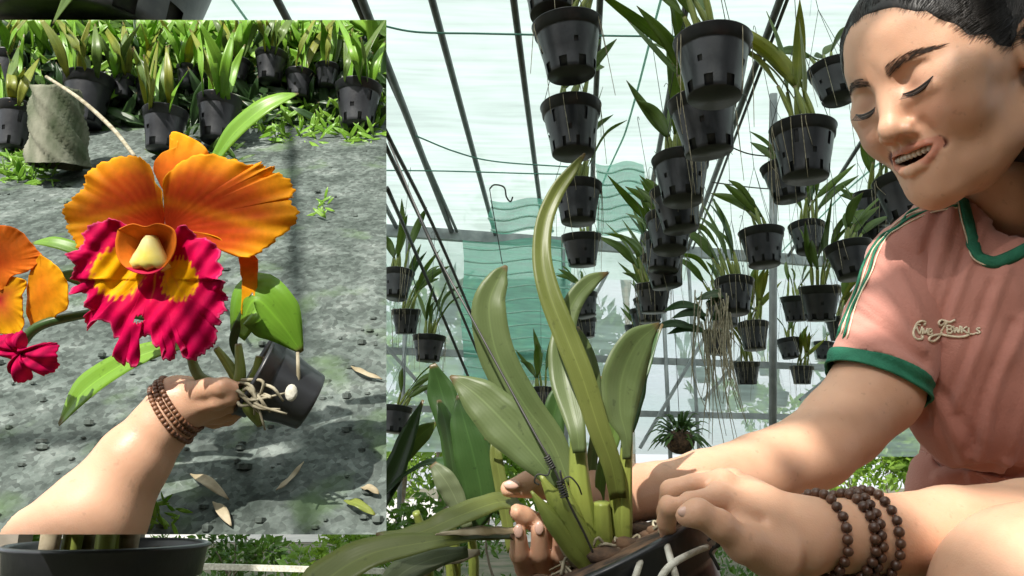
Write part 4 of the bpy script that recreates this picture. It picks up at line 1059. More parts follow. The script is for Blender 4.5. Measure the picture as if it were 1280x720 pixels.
# (proto, centre px, centre py, rim width px, turn, label)
POTS = [
 ('e', 690, -8, 84, .3, 'black hanging pot cut by the top edge, highest of the first row'),
 ('a', 709, 62, 87, 2.6, 'black slotted pot with round flat base showing, near the top of the first row'),
 ('b', 714, 162, 78, .4, 'black pot with toothed lower edge, third down the first row'),
 ('c', 722, 256, 64, 3.0, 'black pot below the toothed one, beside the curled leaf tip'),
 ('e', 727, 314, 52, 1.0, 'small black pot just under the steel beam in the first row'),
 ('b', 729, 383, 36, 2.0, 'small black pot behind the bent pale leaf tip in the first row'),
 ('e', 730, 412, 32, 0.0, 'small black pot directly under another behind the bent pale leaf'),
 ('a', 728, 447, 27, 4.0, 'tiny black pot lowest in the first row'),
 ('a', 893, 88, 100, .2, 'largest black pot, topmost of the second row with leaves cut by the frame'),
 ('a', 879, 156, 86, .5, 'black pot tucked right under the largest one, pointed leaf at its left'),
 ('c', 852, 226, 72, 1.5, 'black pot dotted with holes in the middle of the second row'),
 ('e', 838, 295, 62, 2.2, 'black pot with pale roots hanging over it beside the steel beam'),
 ('a', 828, 338, 54, 1.0, 'black pot below the steel beam in the second row'),
 ('f', 817, 374, 46, .3, 'dark pot low in the second row with leaves reaching left'),
 ('b', 806, 402, 38, 1.3, 'small dark pot near the bottom of the second row'),
 ('e', 796, 420, 30, 2.3, 'lowest small dark pot of the second row behind the right leaf tip'),
 ('a', 1043, 108, 62, 4.4, 'tilted black pot partly behind her forehead'),
 ('d', 1006, 190, 80, .6, 'black pot with yellow stalks and trailing roots left of her cheek'),
 ('e', 981, 228, 58, 1.6, 'plain black pot tucked behind the yellow stalked one'),
 ('b', 953, 312, 59, 2.4, 'black pot with rows of holes in front of the round post'),
 ('f', 919, 371, 51, .2, 'black pot left of the post with long dark leaves'),
 ('f', 905, 394, 44, .5, 'black pot half hidden under the long leaved one left of the post'),
 ('d', 934, 466, 34, 1.1, 'small pot with an orange yellow leaf left of the post'),
 ('e', 934, 494, 28, .7, 'small shallow pot right beneath the orange leaved one'),
 ('c', 857, 460, 25, 2.0, 'small black pot against the far net left of the root clump'),
 ('b', 897, 502, 26, 1.0, 'small pot trailing pale roots near the low cross bar'),
 ('e', 871, 507, 22, 3.0, 'tiny pot near the low cross bar beside the root trailing one'),
 ('f', 1096, 262, 52, 1.7, 'black pot with drooping broad leaf just left of her chin'),
 ('e', 1132, 252, 74, 1.0, 'large black pot directly under her chin'),
 ('a', 1062, 330, 58, 3.3, 'black pot touching the stripe of her shoulder'),
 ('c', 1026, 379, 52, 2.2, 'black pot left of her sleeve, right one of a close pair'),
 ('b', 995, 386, 38, .9, 'smaller black pot of the close pair left of her sleeve'),
 ('d', 1003, 470, 30, 1.9, 'small dark pot just above her elbow by a yellow leaf'),
 ('e', 1030, 440, 28, .5, 'small brown tinted pot close to the sleeve hem'),
 ('c', 957, 462, 21, 1.2, 'tiny dark pot right of the orange leaved one at the post'),
 ('c', 498, 356, 40, 1.8, 'black pot highest of the left row at the edge of the gravel bed'),
 ('f', 507, 402, 37, 3.4, 'black pot in the middle of the left row beside the gravel bed'),
 ('c', 536, 437, 42, 3.0, 'black pot lowest and rightmost of the left row'),
 ('a', 496, 525, 40, 2.9, 'black pot low at left above the pointed dark leaves'),
 ('c', 677, 501, 36, 1.4, 'black pot with spiky leaves hanging behind the wide pale leaf'),
 ('e', 768, 548, 16, 2.4, 'tiny dark pot beside the right bulb stem'),
 ('e', 845, 262, 66, 1.1, 'black pot squeezed between the dotted one and the root draped one of the second row'),
 ('b', 833, 317, 56, 2.7, 'black pot half hidden behind the root draped one of the second row'),
 ('c', 812, 390, 41, .9, 'small dark pot filling the gap low in the second row'),
 ('d', 942, 420, 40, 2.2, 'black pot with yellowish leaves just left of the round post at mid height'),
 ('f', 898, 430, 36, 4.0, 'dark pot half hidden in the long hanging roots'),
 ('b', 1085, 300, 50, 1.3, 'black pot squeezed between the drooping leaf pot and her shoulder'),
 ('d', 1052, 412, 38, 2.9, 'black pot with yellow stalks right beside the sleeve stripe'),
 ('a', 985, 436, 30, 1.7, 'small black pot right of the round post above the elbow pots'),
 ('f', 1010, 300, 46, 2.0, 'black pot with long arching leaves between the third row and her shoulder'),
 ('c', 880, 470, 26, 3.6, 'tiny black pot at the foot of the hanging roots'),
 ('d', 975, 500, 24, .4, 'tiny pot with yellow leaves nearest the foot of the round post'),
 ('f', 558, 395, 30, 2.1, 'small dark pot with long leaves between the left ropes'),
]
used = set()
for k, (pr, px, py, wd, rot, lbl) in enumerate(POTS):
    d = 2 * PR * 1.03 * F / wd; c = P(px, py, d) + np.array([0, 0, PH * .5])
    src = PROT[pr]
    if pr in used: o = copy_tree(src)
    else: o = src; used.add(pr)
    o.location = tuple(c); o.rotation_euler = (random.uniform(-.12, .12), random.uniform(-.12, .12), rot); o['label'] = lbl
    s = random.uniform(.97, 1.03); o.scale = (s, s, s * random.uniform(.88, 1.08))
    for ch in o.children:
        if ch.name.startswith('wire_hanger') and False: pass
# long hanging roots clump and the mossy basket
g = G(); r = random.Random(4)
for k in range(44):
    a = P(888 + r.uniform(-22, 26), 385 + r.uniform(-25, 20), 3.7 + r.uniform(-.1, .1)); L = r.uniform(.15, .62)
    g.tube([a, a + np.array([r.uniform(-.03, .03), 0, -L * .5]), a + np.array([r.uniform(-.05, .05), r.uniform(-.03, .03), -L])], [.0035, .003, .0012], 5, smooth=8)
rt = thing('hanging_root_clump', 'tangled clump of long pale roots hanging left of the round post', 'roots', P(888, 400, 3.7)); g.build('roots', M['root'], rt)
for k in range(10):
    g = G(); a = P(880 + r.uniform(-14, 14), 385 + r.uniform(-15, 30), 3.7); an = r.uniform(-.3, 3.4); L = r.uniform(.14, .26)
    e = np.array([math.cos(an), r.uniform(-.3, .3), abs(math.sin(an)) * .7 + .1]); g.leaf([a, a + e * L * .5, a + e * L - np.array([0, 0, L * .25])], [.004, .02, .022, .015, .001], (0, -1, .3), n=12)
    g.build('leaf', M['leaf_dark'], rt)
mb = thing('mossy_hanging_basket', 'small dark basket with bushy moss and ferns hanging over the white gap', 'basket', P(850, 548, 4.6))
g = G(); g.ball(P(850, 552, 4.6), .085, 10, sq=(1, 1, .85)); g.build('root_ball', M['bark'], mb)
g = G(); r2 = random.Random(9)
for k in range(130):
    c = P(850, 545, 4.6); an = r2.uniform(0, 6.28); el = r2.uniform(-.3, 1.3); L = r2.uniform(.06, .15); e = np.array([math.cos(an) * math.cos(el), math.sin(an) * math.cos(el), math.sin(el)])
    q = c + e * .06; g.leaf([q, q + e * L * .6, q + e * L - np.array([0, 0, L * .35])], [.004, .009, .007, .001], (0, -.6, .8), n=5)
g.build('foliage', M['f_mid'], mb)
g = G(); g.tube([P(850, 540, 4.6), P(850, 540, 4.6) * [1, 1, 0] + np.array([0, 0, 2.44])], .002, 5); g.build('wire_hanger', M['wire'], mb)
# the pot over the board at the top left, seen from below, and the one under the gravel bed
bigp = thing('hanging_orchid', 'very large dark pot at the top left whose base hangs above the gravel bed', 'potted orchid', P(138, -78, 1.95), 'hanging pots of orchids')
pot_geo(.30, .40, n=56, o=P(138, -122, 1.95)).build('plant_pot', M['pot_dusty'], bigp); medium_geo(.30, .40, P(138, -122, 1.95)).build('bark_medium', M['bark'], bigp)
g = G(); g.leaf([P(120, -60, 1.62), P(90, -10, 1.62), P(66, 30, 1.64)], [.014, .018, .002], (0, -1, .2)); g.build('leaf', M['leaf'], bigp)
g = G(); t0_ = P(138, -122, 1.95)
for k in range(3): g.tube([t0_ + np.array([math.cos(2.1 * k) * .30, math.sin(2.1 * k) * .30, 0]), t0_ + np.array([0, 0, .45])], .0012, 5)
g.tube([t0_ + np.array([0, 0, .45]), np.array([t0_[0], t0_[1], 2.44])], .0014, 5); g.build('wire_hanger', M['wire'], bigp)
# bench pot below the gravel bed
bp_ = thing('potted_orchid', 'wide round black pot of pale stems at the bottom left', 'potted orchid', P(137, 800, .90))
o = P(137, 681, .90); pot_geo(.104, .17, n=56, o=o, holes=False).build('plant_pot', M['pot'], bp_); medium_geo(.104, .17, o).build('bark_medium', M['bark'], bp_)
for k, (x, hh) in enumerate(((60, .05), (88, .09), (105, .12), (130, .10), (160, .10), (142, .05))):
    g = G(); b = P(x, 684, .90 + .02 * (k % 3 - 1)); g.tube([b - np.array([0, 0, .02]), b + np.array([.002, 0, .03]), b + np.array([.004 * (k - 2), .0, hh])], [.010, .012, .006], 8, smooth=8); g.build('pseudobulb', M['bulb'] if k % 2 else M['leaf_dry'], bp_)
st = o - np.array([0, 0, .17]); g = G(); g.lathe([(.0, 0), (.115, 0), (.115, -.02), (.03, -.022), (.03, -(st[2] - .02)), (.10, -(st[2] - .02)), (.10, -st[2] + .001)], st, (0, 0, 1), 24)
tag(g.build('plant_stand', M['dark_steel'], None, origin=st * [1, 1, 0]), 'dark round plant stand under the wide pot at bottom left', 'stand')
# pots standing among the weeds and the white pipe
GP = None
for k, (px, py, wd, lbl) in enumerate(((345, 690, 52, 'black pot standing in the weeds right of the round pot'), (300, 692, 40, 'smaller black pot in the weeds beside the wide pot'), (690, 708, 90, 'black pot rim showing at the bottom behind her curled fingers'), (600, 712, 70, 'black pot standing left of her curled fingers at the bottom edge'))):
    d = 2 * PR * 1.03 * F / wd; c = P(px, py, d)
    if GP is None:
        GP = thing('potted_orchid', lbl, 'potted orchid', c, 'pots standing on the ground'); pot_geo(style=1).build('plant_pot', M['pot'], GP)
        GP.children[0].location = (0, 0, 0)
        o = GP
    else: o = copy_tree(GP)
    o.location = tuple(c); o['label'] = lbl
beam(gp(255, 708, 3.0), gp(480, 714, 3.1), .02, .02, 'pipe', 'pale pipe lying across the weeds below the gravel bed', 'pipe', 'white_cord')

# ------------------------------------------------------------------ the orchid in her hands
TOC = CAMV                                        # blades turned towards the photographer
def lf(par, pts, wpx, mat, nrm=None, fold=.15, n=26, twist=0, wave=.0005, name='leaf', label=None, thick=.0011):
    """blade along picture points (px, py, depth); widths in pixels at that depth"""
    q = [P(*p) for p in pts]; d = np.mean([p[2] for p in pts]); hwid = [w_ / 2 * d / F for w_ in wpx]
    g = G(); g.leaf(q, hwid, TOC if nrm is None else nrm, fold=fold, n=n, twist=twist, wave=wave, thick=thick)
    o = g.build(name, M[mat], par)
    if label: o['label'] = label
    return o
def stem(par, pts, wpx, mat='bulb', name='pseudobulb', ridges=True, label=None):
    q = catmull([P(*p) for p in pts], 26); d = np.mean([p[2] for p in pts]); r = np.interp(np.linspace(0, 1, 26), np.linspace(0, 1, len(wpx)), wpx) / 2 * d / F
    g = G(); t = np.gradient(q, axis=0); a = np.array([1., .2, 0]); rows = []
    for i in range(26):
        ti = unit(t[i]); a = unit(a - ti * (a @ ti)); b = np.cross(ti, a)
        rows.append([q[i] + r[i] * (1 + (.035 * math.sin(x * 7 + .6 * math.sin(i * .3)) if ridges else 0)) * (math.cos(x) * a + math.sin(x) * b) for x in np.linspace(0, 2 * math.pi, 36, endpoint=False)])
    b0 = g.grid(rows, closed=True); g.f.append(tuple(b0 + j for j in range(36))[::-1]); g.f.append(tuple(b0 + 25 * 36 + j for j in range(36)))
    o = g.build(name, M[mat], par)
    if label: o['label'] = label
    return o
M['leaf_grey'] = leafmat('grey_green_leaf', (.115, .165, .060), (.165, .215, .085), transl=.42, rough=.42)
M['leaf_olive'] = leafmat('olive_leaf', (.13, .16, .035), (.19, .22, .06), transl=.35, rough=.4)
main = thing('potted_orchid', 'large orchid of tall strap leaves in the tilted black pot the woman is holding', 'potted orchid', P(790, 760, .60))
# tilted pot: rim plane seen edge on, its axis leaning to the left
rimL, rimR = C(622, 752, .61), C(882, 638, .585); rc = (rimL + rimR) / 2; rdir = unit(rimR - rimL)
axc = unit(np.array([-.43, .24, .86])); axc = unit(axc - rdir * (axc @ rdir)); axw_ = unit(cf2w(axc) - cf2w(np.zeros(3)))
R_ = float(np.linalg.norm(rimR - rimL) / 2)
pot_geo(R_, R_ * 1.55, n=72, o=cf2w(rc), ax=axw_, holes=False).build('plant_pot', M['pot'], main)
medium_geo(R_, R_ * .55, cf2w(rc) + axw_ * .006, axw_).build('bark_medium', M['bark'], main)
g = G(); r = random.Random(12)
for k in range(60):                                # wiry roots and bark chips at the rim
    x, y = r.uniform(700, 868), 0; y = 735 - (x - 700) * .45 + r.uniform(-22, 2); c = P(x, y, .585 + r.uniform(-.02, .03))
    g.tube([c, c + np.array([r.uniform(-.012, .012), r.uniform(-.01, .01), r.uniform(.0, .012)]), c + np.array([r.uniform(-.02, .02), r.uniform(-.012, .01), r.uniform(-.01, .008)])], [.0014, .0012, .0006], 5, smooth=8)
g.build('roots', M['root'], main)
g = G(); r = random.Random(13)
for k in range(16):
    x = r.uniform(775, 862); y = 700 - (x - 775) * .47 + r.uniform(-16, -2); g.ball(P(x, y, .59 + r.uniform(-.01, .03)), r.uniform(.004, .008), 5, sq=(1.5, .8, .6))
g.build('bark_chips', M['bark'], main)
# tall strap leaf
lf(main, [(772, 622, .577), (764, 580, .572), (748, 535, .570), (727, 470, .572), (706, 417, .578), (686, 365, .586), (677, 320, .595), (681, 275, .605), (697, 238, .612), (716, 212, .615), (731, 192, .618)], [20, 24, 27, 30, 30, 28, 24, 22, 20, 14, 3], 'leaf_olive', fold=.45, n=40)
stem(main, [(768, 596, .585), (775, 645, .588), (778, 705, .592)], [19, 24, 20])
# bent pale leaf over the central bulb
lf(main, [(724, 566, .574), (720, 534, .578), (707, 480, .60), (703, 440, .612), (707, 405, .62), (718, 375, .625), (738, 352, .63), (760, 341, .635)], [15, 22, 38, 36, 27, 25, 21, 3], 'leaf_grey', fold=.3, n=34)
stem(main, [(722, 532, .588), (724, 600, .585), (733, 660, .585), (742, 712, .587)], [18, 26, 29, 20])
# broad right leaf
lf(main, [(783, 574, .577), (782, 546, .578), (774, 512, .582), (777, 470, .588), (795, 430, .592), (824, 404, .596)], [11, 16, 48, 62, 48, 3], 'leaf_grey', nrm=TOC + np.array([.35, 0, .1]), fold=.22, n=34)
stem(main, [(784, 545, .585), (781, 600, .585), (780, 650, .586), (781, 700, .588)], [14, 18, 21, 17])
lf(main, [(790, 540, .61), (797, 500, .615), (805, 462, .62), (828, 405, .63)], [8, 22, 20, 3], 'leaf_dark', nrm=TOC + np.array([-1, 0, 0]), n=20)
# upright pale leaf on the left and the wide one in front
lf(main, [(712, 606, .605), (690, 553, .61), (655, 505, .615), (622, 445, .62), (611, 385, .625), (622, 350, .63), (633, 332, .632)], [24, 36, 42, 46, 44, 28, 4], 'leaf_grey', fold=.32, n=36)
lf(main, [(697, 608, .565), (672, 575, .568), (632, 530, .575), (596, 494, .582), (563, 470, .588)], [14, 40, 64, 48, 4], 'leaf_grey', nrm=TOC + np.array([0, 0, .25]), fold=.16, n=32)
lf(main, [(700, 600, .63), (690, 545, .64), (697, 500, .645), (712, 470, .65)], [16, 30, 28, 3], 'leaf_dark', fold=.3)
lf(main, [(640, 690, .66), (629, 620, .665), (620, 570, .67), (618, 545, .675)], [12, 17, 16, 5], 'leaf_olive', fold=.4)
for pts, wd_, mt_ in (([(708, 640, .63), (700, 590, .635), (676, 530, .64), (652, 480, .645), (640, 440, .65)], [10, 20, 24, 18, 3], 'leaf'), ([(750, 640, .63), (752, 590, .635), (768, 540, .64), (764, 500, .645), (752, 470, .65)], [9, 15, 18, 14, 3], 'leaf'),
                      ([(735, 640, .64), (738, 580, .645), (745, 520, .65), (738, 450, .655), (722, 408, .66)], [9, 16, 20, 16, 3], 'leaf_grey'), ([(690, 620, .64), (668, 580, .645), (640, 555, .65), (606, 548, .655)], [9, 18, 20, 3], 'leaf_dark')):
    lf(main, pts, wd_, mt_, fold=.35, nrm=TOC + np.array([random.uniform(-.6, .6), 0, 0]))
# young cut bulbs leaning left
stem(main, [(664, 614, .56), (690, 650, .56), (720, 690, .565), (745, 722, .57)], [3, 23, 25, 14])
stem(main, [(676, 594, .565), (700, 635, .565), (725, 678, .567), (748, 718, .572)], [5, 28, 32, 18])
stem(main, [(697, 590, .575), (712, 640, .575), (735, 690, .578), (755, 718, .58)], [9, 26, 28, 18])
stem(main, [(752, 628, .58), (754, 665, .58), (758, 705, .582)], [20, 23, 21], label='short cut stub of a bulb')
stem(main, [(690, 655, .585), (712, 690, .582), (730, 716, .58)], [10, 18, 14], mat='leaf_dry', label='dry brown bulb sheath')
# leaves pulled down to the left in her right hand
lf(main, [(650, 630, .61), (620, 630, .59), (570, 648, .555), (520, 668, .55), (470, 668, .55)], [30, 36, 34, 26, 3], 'leaf_olive', nrm=np.array([0, -.75, .7]), fold=.25, n=30)
lf(main, [(648, 672, .60), (600, 670, .565), (540, 678, .535), (460, 695, .525), (400, 735, .52), (365, 790, .52)], [20, 24, 26, 46, 62, 30], 'leaf_olive', nrm=np.array([-.15, -.8, .6]), fold=.22, n=36)
lf(main, [(645, 664, .592), (600, 664, .558), (545, 668, .532)], [13, 17, 2], 'leaf_dry', nrm=np.array([0, -.8, .6]), fold=.1, label='dried grey streak of leaf skin', name='dry_leaf')
lf(main, [(585, 690, .56), (540, 700, .56), (500, 720, .56), (470, 760, .56)], [14, 30, 40, 20], 'leaf_pale', nrm=np.array([.2, -.8, .5]), n=20)
lf(main, [(600, 690, .58), (575, 695, .58), (545, 700, .58), (520, 725, .58)], [6, 20, 24, 8], 'leaf_dry', nrm=np.array([.2, -.8, .5]), n=20, label='withered brown leaf', name='dry_leaf')
# white cord over the pot, curly wire
g = G()
for pts in ([(806, 684, .548), (801, 700, .52), (793, 725, .51), (785, 750, .51)], [(828, 668, .56), (833, 680, .53), (840, 705, .505), (849, 735, .50)], [(884, 684, .535), (868, 690, .52), (845, 702, .505), (830, 716, .50), (818, 740, .50)]):
    g.tube([P(*p) for p in pts], [.0021, .0024, .0024], 8, smooth=20)
cd = g.build('white_cord', M['white_cord'], None, origin=P(835, 690, .52)); tag(cd, 'white string tied crosswise over the side of the tilted black pot', 'string')
g = G(); g.tube([P(*p) for p in ((862, 657, .56), (880, 652, .55), (884, 662, .545), (893, 668, .54), (897, 680, .54), (888, 690, .54), (893, 700, .54), (899, 712, .54))], .0012, 6, smooth=50)
g.tube([P(*p) for p in ((884, 676, .54), (892, 672, .54), (899, 682, .54), (890, 684, .54))], .0010, 6, smooth=20)
tag(g.build('curly_wire', M['wire'], None, origin=P(880, 655, .55)), 'curly loose wire end at the rim of the tilted pot', 'wire')
# hanger wire with coiled twist through the bulbs
g = G(); q = [P(486, 178, .72), P(540, 305, .64), P(590, 398, .60), P(640, 490, .575), P(672, 548, .56), P(690, 580, .555), P(712, 630, .553), P(733, 672, .556), P(756, 725, .56)]
g.tube(q, .00085, 7, smooth=60)
def coil(a, b, rr, turns, wr=.0007):
    a, b = np.array(a), np.array(b); t = unit(b - a); u = unit(np.cross(t, [0, 1, 0])); v = np.cross(t, u)
    g.tube([a + (b - a) * s + rr * (math.cos(s * turns * 6.283) * u + math.sin(s * turns * 6.283) * v) for s in np.linspace(0, 1, turns * 12)], wr, 5)
coil(P(683, 570, .555), P(691, 586, .555), .0021, 6, .00055); coil(P(700, 600, .553), P(706, 622, .553), .0027, 7, .00055)
g.tube([P(*p) for p in ((688, 585, .553), (684, 594, .552), (672, 593, .552), (668, 602, .552), (674, 606, .552))], .0006, 5, smooth=24)
g.tube([P(*p) for p in ((703, 600, .55), (712, 596, .55), (722, 606, .55), (727, 618, .555))], .0006, 5, smooth=24)
g.tube([P(*p) for p in ((702, 598, .55), (700, 588, .55), (703, 604, .55))], .0008, 5, smooth=12)
tag(g.build('hanger_wire', M['wire'], None, origin=q[4]), 'dark hanger wire twisted into coils round the yellow bulbs', 'wire')
# the darker orchid on the left
dk = thing('potted_orchid', 'orchid of broad dark green leaves left of the held plant', 'potted orchid', P(585, 760, .80))
lf(dk, [(590, 665, .74), (602, 625, .73), (592, 570, .73), (580, 525, .735), (572, 494, .74)], [10, 40, 48, 36, 3], 'leaf_dark', fold=.2, n=30)
lf(dk, [(572, 650, .76), (566, 590, .76), (556, 530, .765), (548, 500, .77)], [14, 28, 26, 6], 'leaf_dark', fold=.3, nrm=TOC + np.array([.8, 0, 0]))
lf(dk, [(575, 600, .79), (566, 540, .79), (552, 490, .80), (541, 455, .80)], [12, 34, 38, 8], 'leaf_dark', fold=.25)
lf(dk, [(470, 640, 1.0), (495, 590, 1.0), (512, 545, 1.0), (529, 500, 1.0)], [24, 34, 26, 3], 'leaf_dark', fold=.3, nrm=TOC + np.array([-.5, 0, .3]))
lf(dk, [(480, 600, 1.02), (505, 565, 1.02), (530, 540, 1.02), (546, 528, 1.02)], [16, 26, 22, 3], 'leaf', fold=.3)
lf(dk, [(480, 620, .99), (510, 592, .98), (545, 578, .96), (575, 590, .93), (585, 620, .90)], [12, 22, 26, 26, 12], 'leaf_dark', nrm=np.array([0, -.5, .9]), fold=.2)
lf(dk, [(585, 660, .70), (568, 620, .70), (555, 598, .70), (541, 580, .705)], [14, 28, 28, 10], 'leaf_pale', fold=.2, nrm=TOC + np.array([-.3, 0, .5]))
for x0, x1, y0 in ((588, 592, 660), (565, 570, 655), (520, 540, 640), (560, 566, 690)):
    stem(dk, [(x0, y0, .76), ((x0 + x1) / 2 + 2, y0 + 40, .77), (x1, 760, .79)], [9, 13, 11], 'bulb')
o = P(575, 745, .80); pot_geo(.075, .13, o=o, n=40).build('plant_pot', M['pot'], dk); medium_geo(.075, .13, o).build('bark_medium', M['bark'], dk)
b0 = o - np.array([0, 0, .13]); g = G(); g.lathe([(0, 0), (.10, 0), (.10, -.02), (.02, -.022), (.02, -(b0[2] - .02)), (.09, -(b0[2] - .02)), (.09, -b0[2] + .001)], b0, (0, 0, 1), 24)
tag(g.build('plant_stand', M['dark_steel'], None, origin=b0 * [1, 1, 0]), 'dark round plant stand under the dark leaved orchid', 'stand')

# ------------------------------------------------------------------ the orchid board hung at the left
D = .70
BX0, BX1, BY0, BY1 = -14, 483, 25, 668
def B(px, py, h=0.0):
    """point of the board face seen at px,py, raised h metres off it towards the viewer along the board's normal"""
    return cf2w(C(px, py, D - h))
def clipp(h=0.0):
    out = []
    for (a, b, nrm) in ((C(BX0, 0, D), None, (-1, 0, 0)), (C(BX1, 0, D), None, (1, 0, 0)), (C(0, BY0, D), None, (0, 0, 1)), (C(0, BY1, D), None, (0, 0, -1))):
        out.append((cf2w(a), cf2w(np.array(nrm, float)) - cf2w(np.zeros(3))))
    return out
CL = clipp()
# frame edges lean in slightly so raised pieces keep inside the board's outline
def clip_lean():
    o = np.zeros(3); out = []
    cs = {k: C(*k, D) for k in ((BX0, BY0), (BX1, BY0), (BX1, BY1), (BX0, BY1))}
    ks = [(BX0, BY0), (BX1, BY0), (BX1, BY1), (BX0, BY1)]
    for i in range(4):
        a, b = cs[ks[i]], cs[ks[(i + 1) % 4]]; n = unit(np.cross(a, b)); mid = (a + b) / 2; cen = C((BX0 + BX1) / 2, (BY0 + BY1) / 2, D)
        if n @ (cen - mid) > 0: n = -n
        out.append((cf2w(mid), cf2w(n) - cf2w(o)))
    return out
CL = clip_lean()
def gravelmat():
    m, nt, out = new_mat('crushed_gravel')
    tc = N(nt, 'ShaderNodeTexCoord')
    v = N(nt, 'ShaderNodeTexVoronoi'); v.inputs['Scale'].default_value = 170; nt.links.new(tc.outputs['Object'], v.inputs['Vector'])
    n1 = N(nt, 'ShaderNodeTexNoise'); n1.inputs['Scale'].default_value = 17; n1.inputs['Detail'].default_value = 12; n1.inputs['Roughness'].default_value = .72; nt.links.new(tc.outputs['Object'], n1.inputs['Vector'])
    n2 = N(nt, 'ShaderNodeTexNoise'); n2.inputs['Scale'].default_value = 13; n2.inputs['Detail'].default_value = 5; nt.links.new(tc.outputs['Object'], n2.inputs['Vector'])
    r1 = N(nt, 'ShaderNodeValToRGB'); e = r1.color_ramp.elements
    e[0].position = .34; e[0].color = (.035, .046, .040, 1); e[1].position = .70; e[1].color = (.19, .215, .20, 1)
    k = e.new(.52); k.color = (.095, .115, .105, 1); nt.links.new(n1.outputs[0], r1.inputs[0])
    sp = N(nt, 'ShaderNodeSeparateColor'); nt.links.new(v.outputs['Color'], sp.inputs[0])
    mr = N(nt, 'ShaderNodeMapRange', i_1=0.0, i_2=1.0, i_3=.6, i_4=1.35); nt.links.new(sp.outputs[0], mr.inputs[0])
    vm = N(nt, 'ShaderNodeVectorMath', operation='SCALE'); nt.links.new(r1.outputs[0], vm.inputs[0]); nt.links.new(mr.outputs[0], vm.inputs['Scale'])
    mm = N(nt, 'ShaderNodeMix', data_type='RGBA'); mr2 = N(nt, 'ShaderNodeMapRange', i_1=.56, i_2=.70, i_3=0.0, i_4=.65); nt.links.new(n2.outputs[0], mr2.inputs[0])
    nt.links.new(mr2.outputs[0], mm.inputs[0]); nt.links.new(vm.outputs[0], mm.inputs[6]); mm.inputs[7].default_value = (.10, .16, .07, 1)
    b = N(nt, 'ShaderNodeBsdfPrincipled'); b.inputs['Roughness'].default_value = .9; b.inputs['Specular IOR Level'].default_value = .2; nt.links.new(mm.outputs[2], b.inputs['Base Color'])
    bp = N(nt, 'ShaderNodeBump'); bp.inputs['Strength'].default_value = .5; bp.inputs['Distance'].default_value = .002; nt.links.new(n1.outputs[0], bp.inputs['Height']); nt.links.new(bp.outputs[0], b.inputs['Normal'])
    nt.links.new(b.outputs[0], out.inputs[0]); return m
M['gravel'] = gravelmat()
M['board'] = simple('board_timber', (.25, .22, .18), (.16, .14, .11), 30, rough=.8)
def bd_(py): return 1.026 / (1 - 1.8 * (360 - py) / F) if py >= 150 else 1.651 + (150 - py) * .0006
NBED = unit(cf2w((0, -1, 1.8)) - cf2w((0, 0, 0.)))
def GB(px, py, h=0.0):
    """point of the sloping gravel bed (or its back panel) seen at px,py, lifted h metres off it"""
    return cf2w(C(px, py, bd_(py))) + NBED * h
bc = GB((BX0 + BX1) / 2, 400)
board = thing('gravel_bed', 'steep display bed of grey gravel backed by leaves, standing behind the orange orchid', 'garden bed', bc)
g = G(); rr_ = np.random.default_rng(21); rows = []
ph = rr_.uniform(0, 6.28, (14, 3)); fr = rr_.normal(size=(14, 2)) * 22
for py in np.r_[np.linspace(BY0, 149, 12), np.linspace(150, BY1, 190)]:
    row = []
    for px in np.linspace(BX0, BX1, 120):
        e = min(px - BX0, BX1 - px, py - 150, BY1 - py) / 12.0
        p = C(px, py, bd_(py)); h = sum(math.sin(fr[k, 0] * p[0] + fr[k, 1] * p[2] * 2 + ph[k, 0]) for k in range(14)) / 14 * .008
        row.append(GB(px, py, h * min(1, max(0, e))))
    rows.append(row)
g.grid(rows, flip=False); gb = g.build('gravel_surface', M['gravel'], board)
g = G()
for y0, y1 in ((152, BY1 - 2), (BY0 + 1, 148)):
    q = [cf2w(C(x, y, bd_(y) + o_)) for o_ in (.03, .06) for x, y in ((BX0 + 1, y0), (BX1 - 1, y0), (BX1 - 1, y1), (BX0 + 1, y1))]; b = len(g.v); g.v += [tuple(p) for p in q]; g.uv += [(0, 0, 0)] * 8
    for f in ((0, 1, 2, 3), (7, 6, 5, 4), (0, 4, 5, 1), (1, 5, 6, 2), (2, 6, 7, 3), (3, 7, 4, 0)): g.f.append(tuple(b + i for i in f))
g.build('backing', M['board'], board, smooth=False)
for px in (70, 200):
    for py in (250, 300):
        g = G(); a = cf2w(C(px, py, bd_(py) + .07)); g.box(a * [1, 1, 0], a, .035, .035, up=(0, 1, 0)); g.build('leg', M['board'], board, smooth=False)
# loose stones
g = G(); r = random.Random(31)
for k in range(160):
    px, py = r.uniform(BX0 + 6, BX1 - 6), r.uniform(190, BY1 - 6); s = r.uniform(.0016, .0055)
    g.ball(GB(px, py, s * .3), s, 3, sq=(r.uniform(.8, 1.6), r.uniform(.6, 1), r.uniform(.6, 1)))
st = g.build('gravel', M['gravel'], None, origin=bc, clip=CL, smooth=False); tag(st, 'loose grey stones scattered over the sloping gravel bed', 'gravel', kind='stuff')
UPB = unit(cf2w((0, 0, 1.)) - cf2w((0, 0, 0.))); NB = CAMV
def bleaf(par, pts, wpx, mat, nrm=None, fold=.2, n=20, name='leaf', label=None, clip=None, twist=0):
    q = [B(*p) for p in pts]; g = G(); g.leaf(q, [w_ / 2 * .0007 for w_ in wpx], NB if nrm is None else nrm, fold=fold, n=n, thick=.0006, twist=twist)
    o = g.build(name, M[mat], par, clip=clip)
    if label: o['label'] = label
    return o
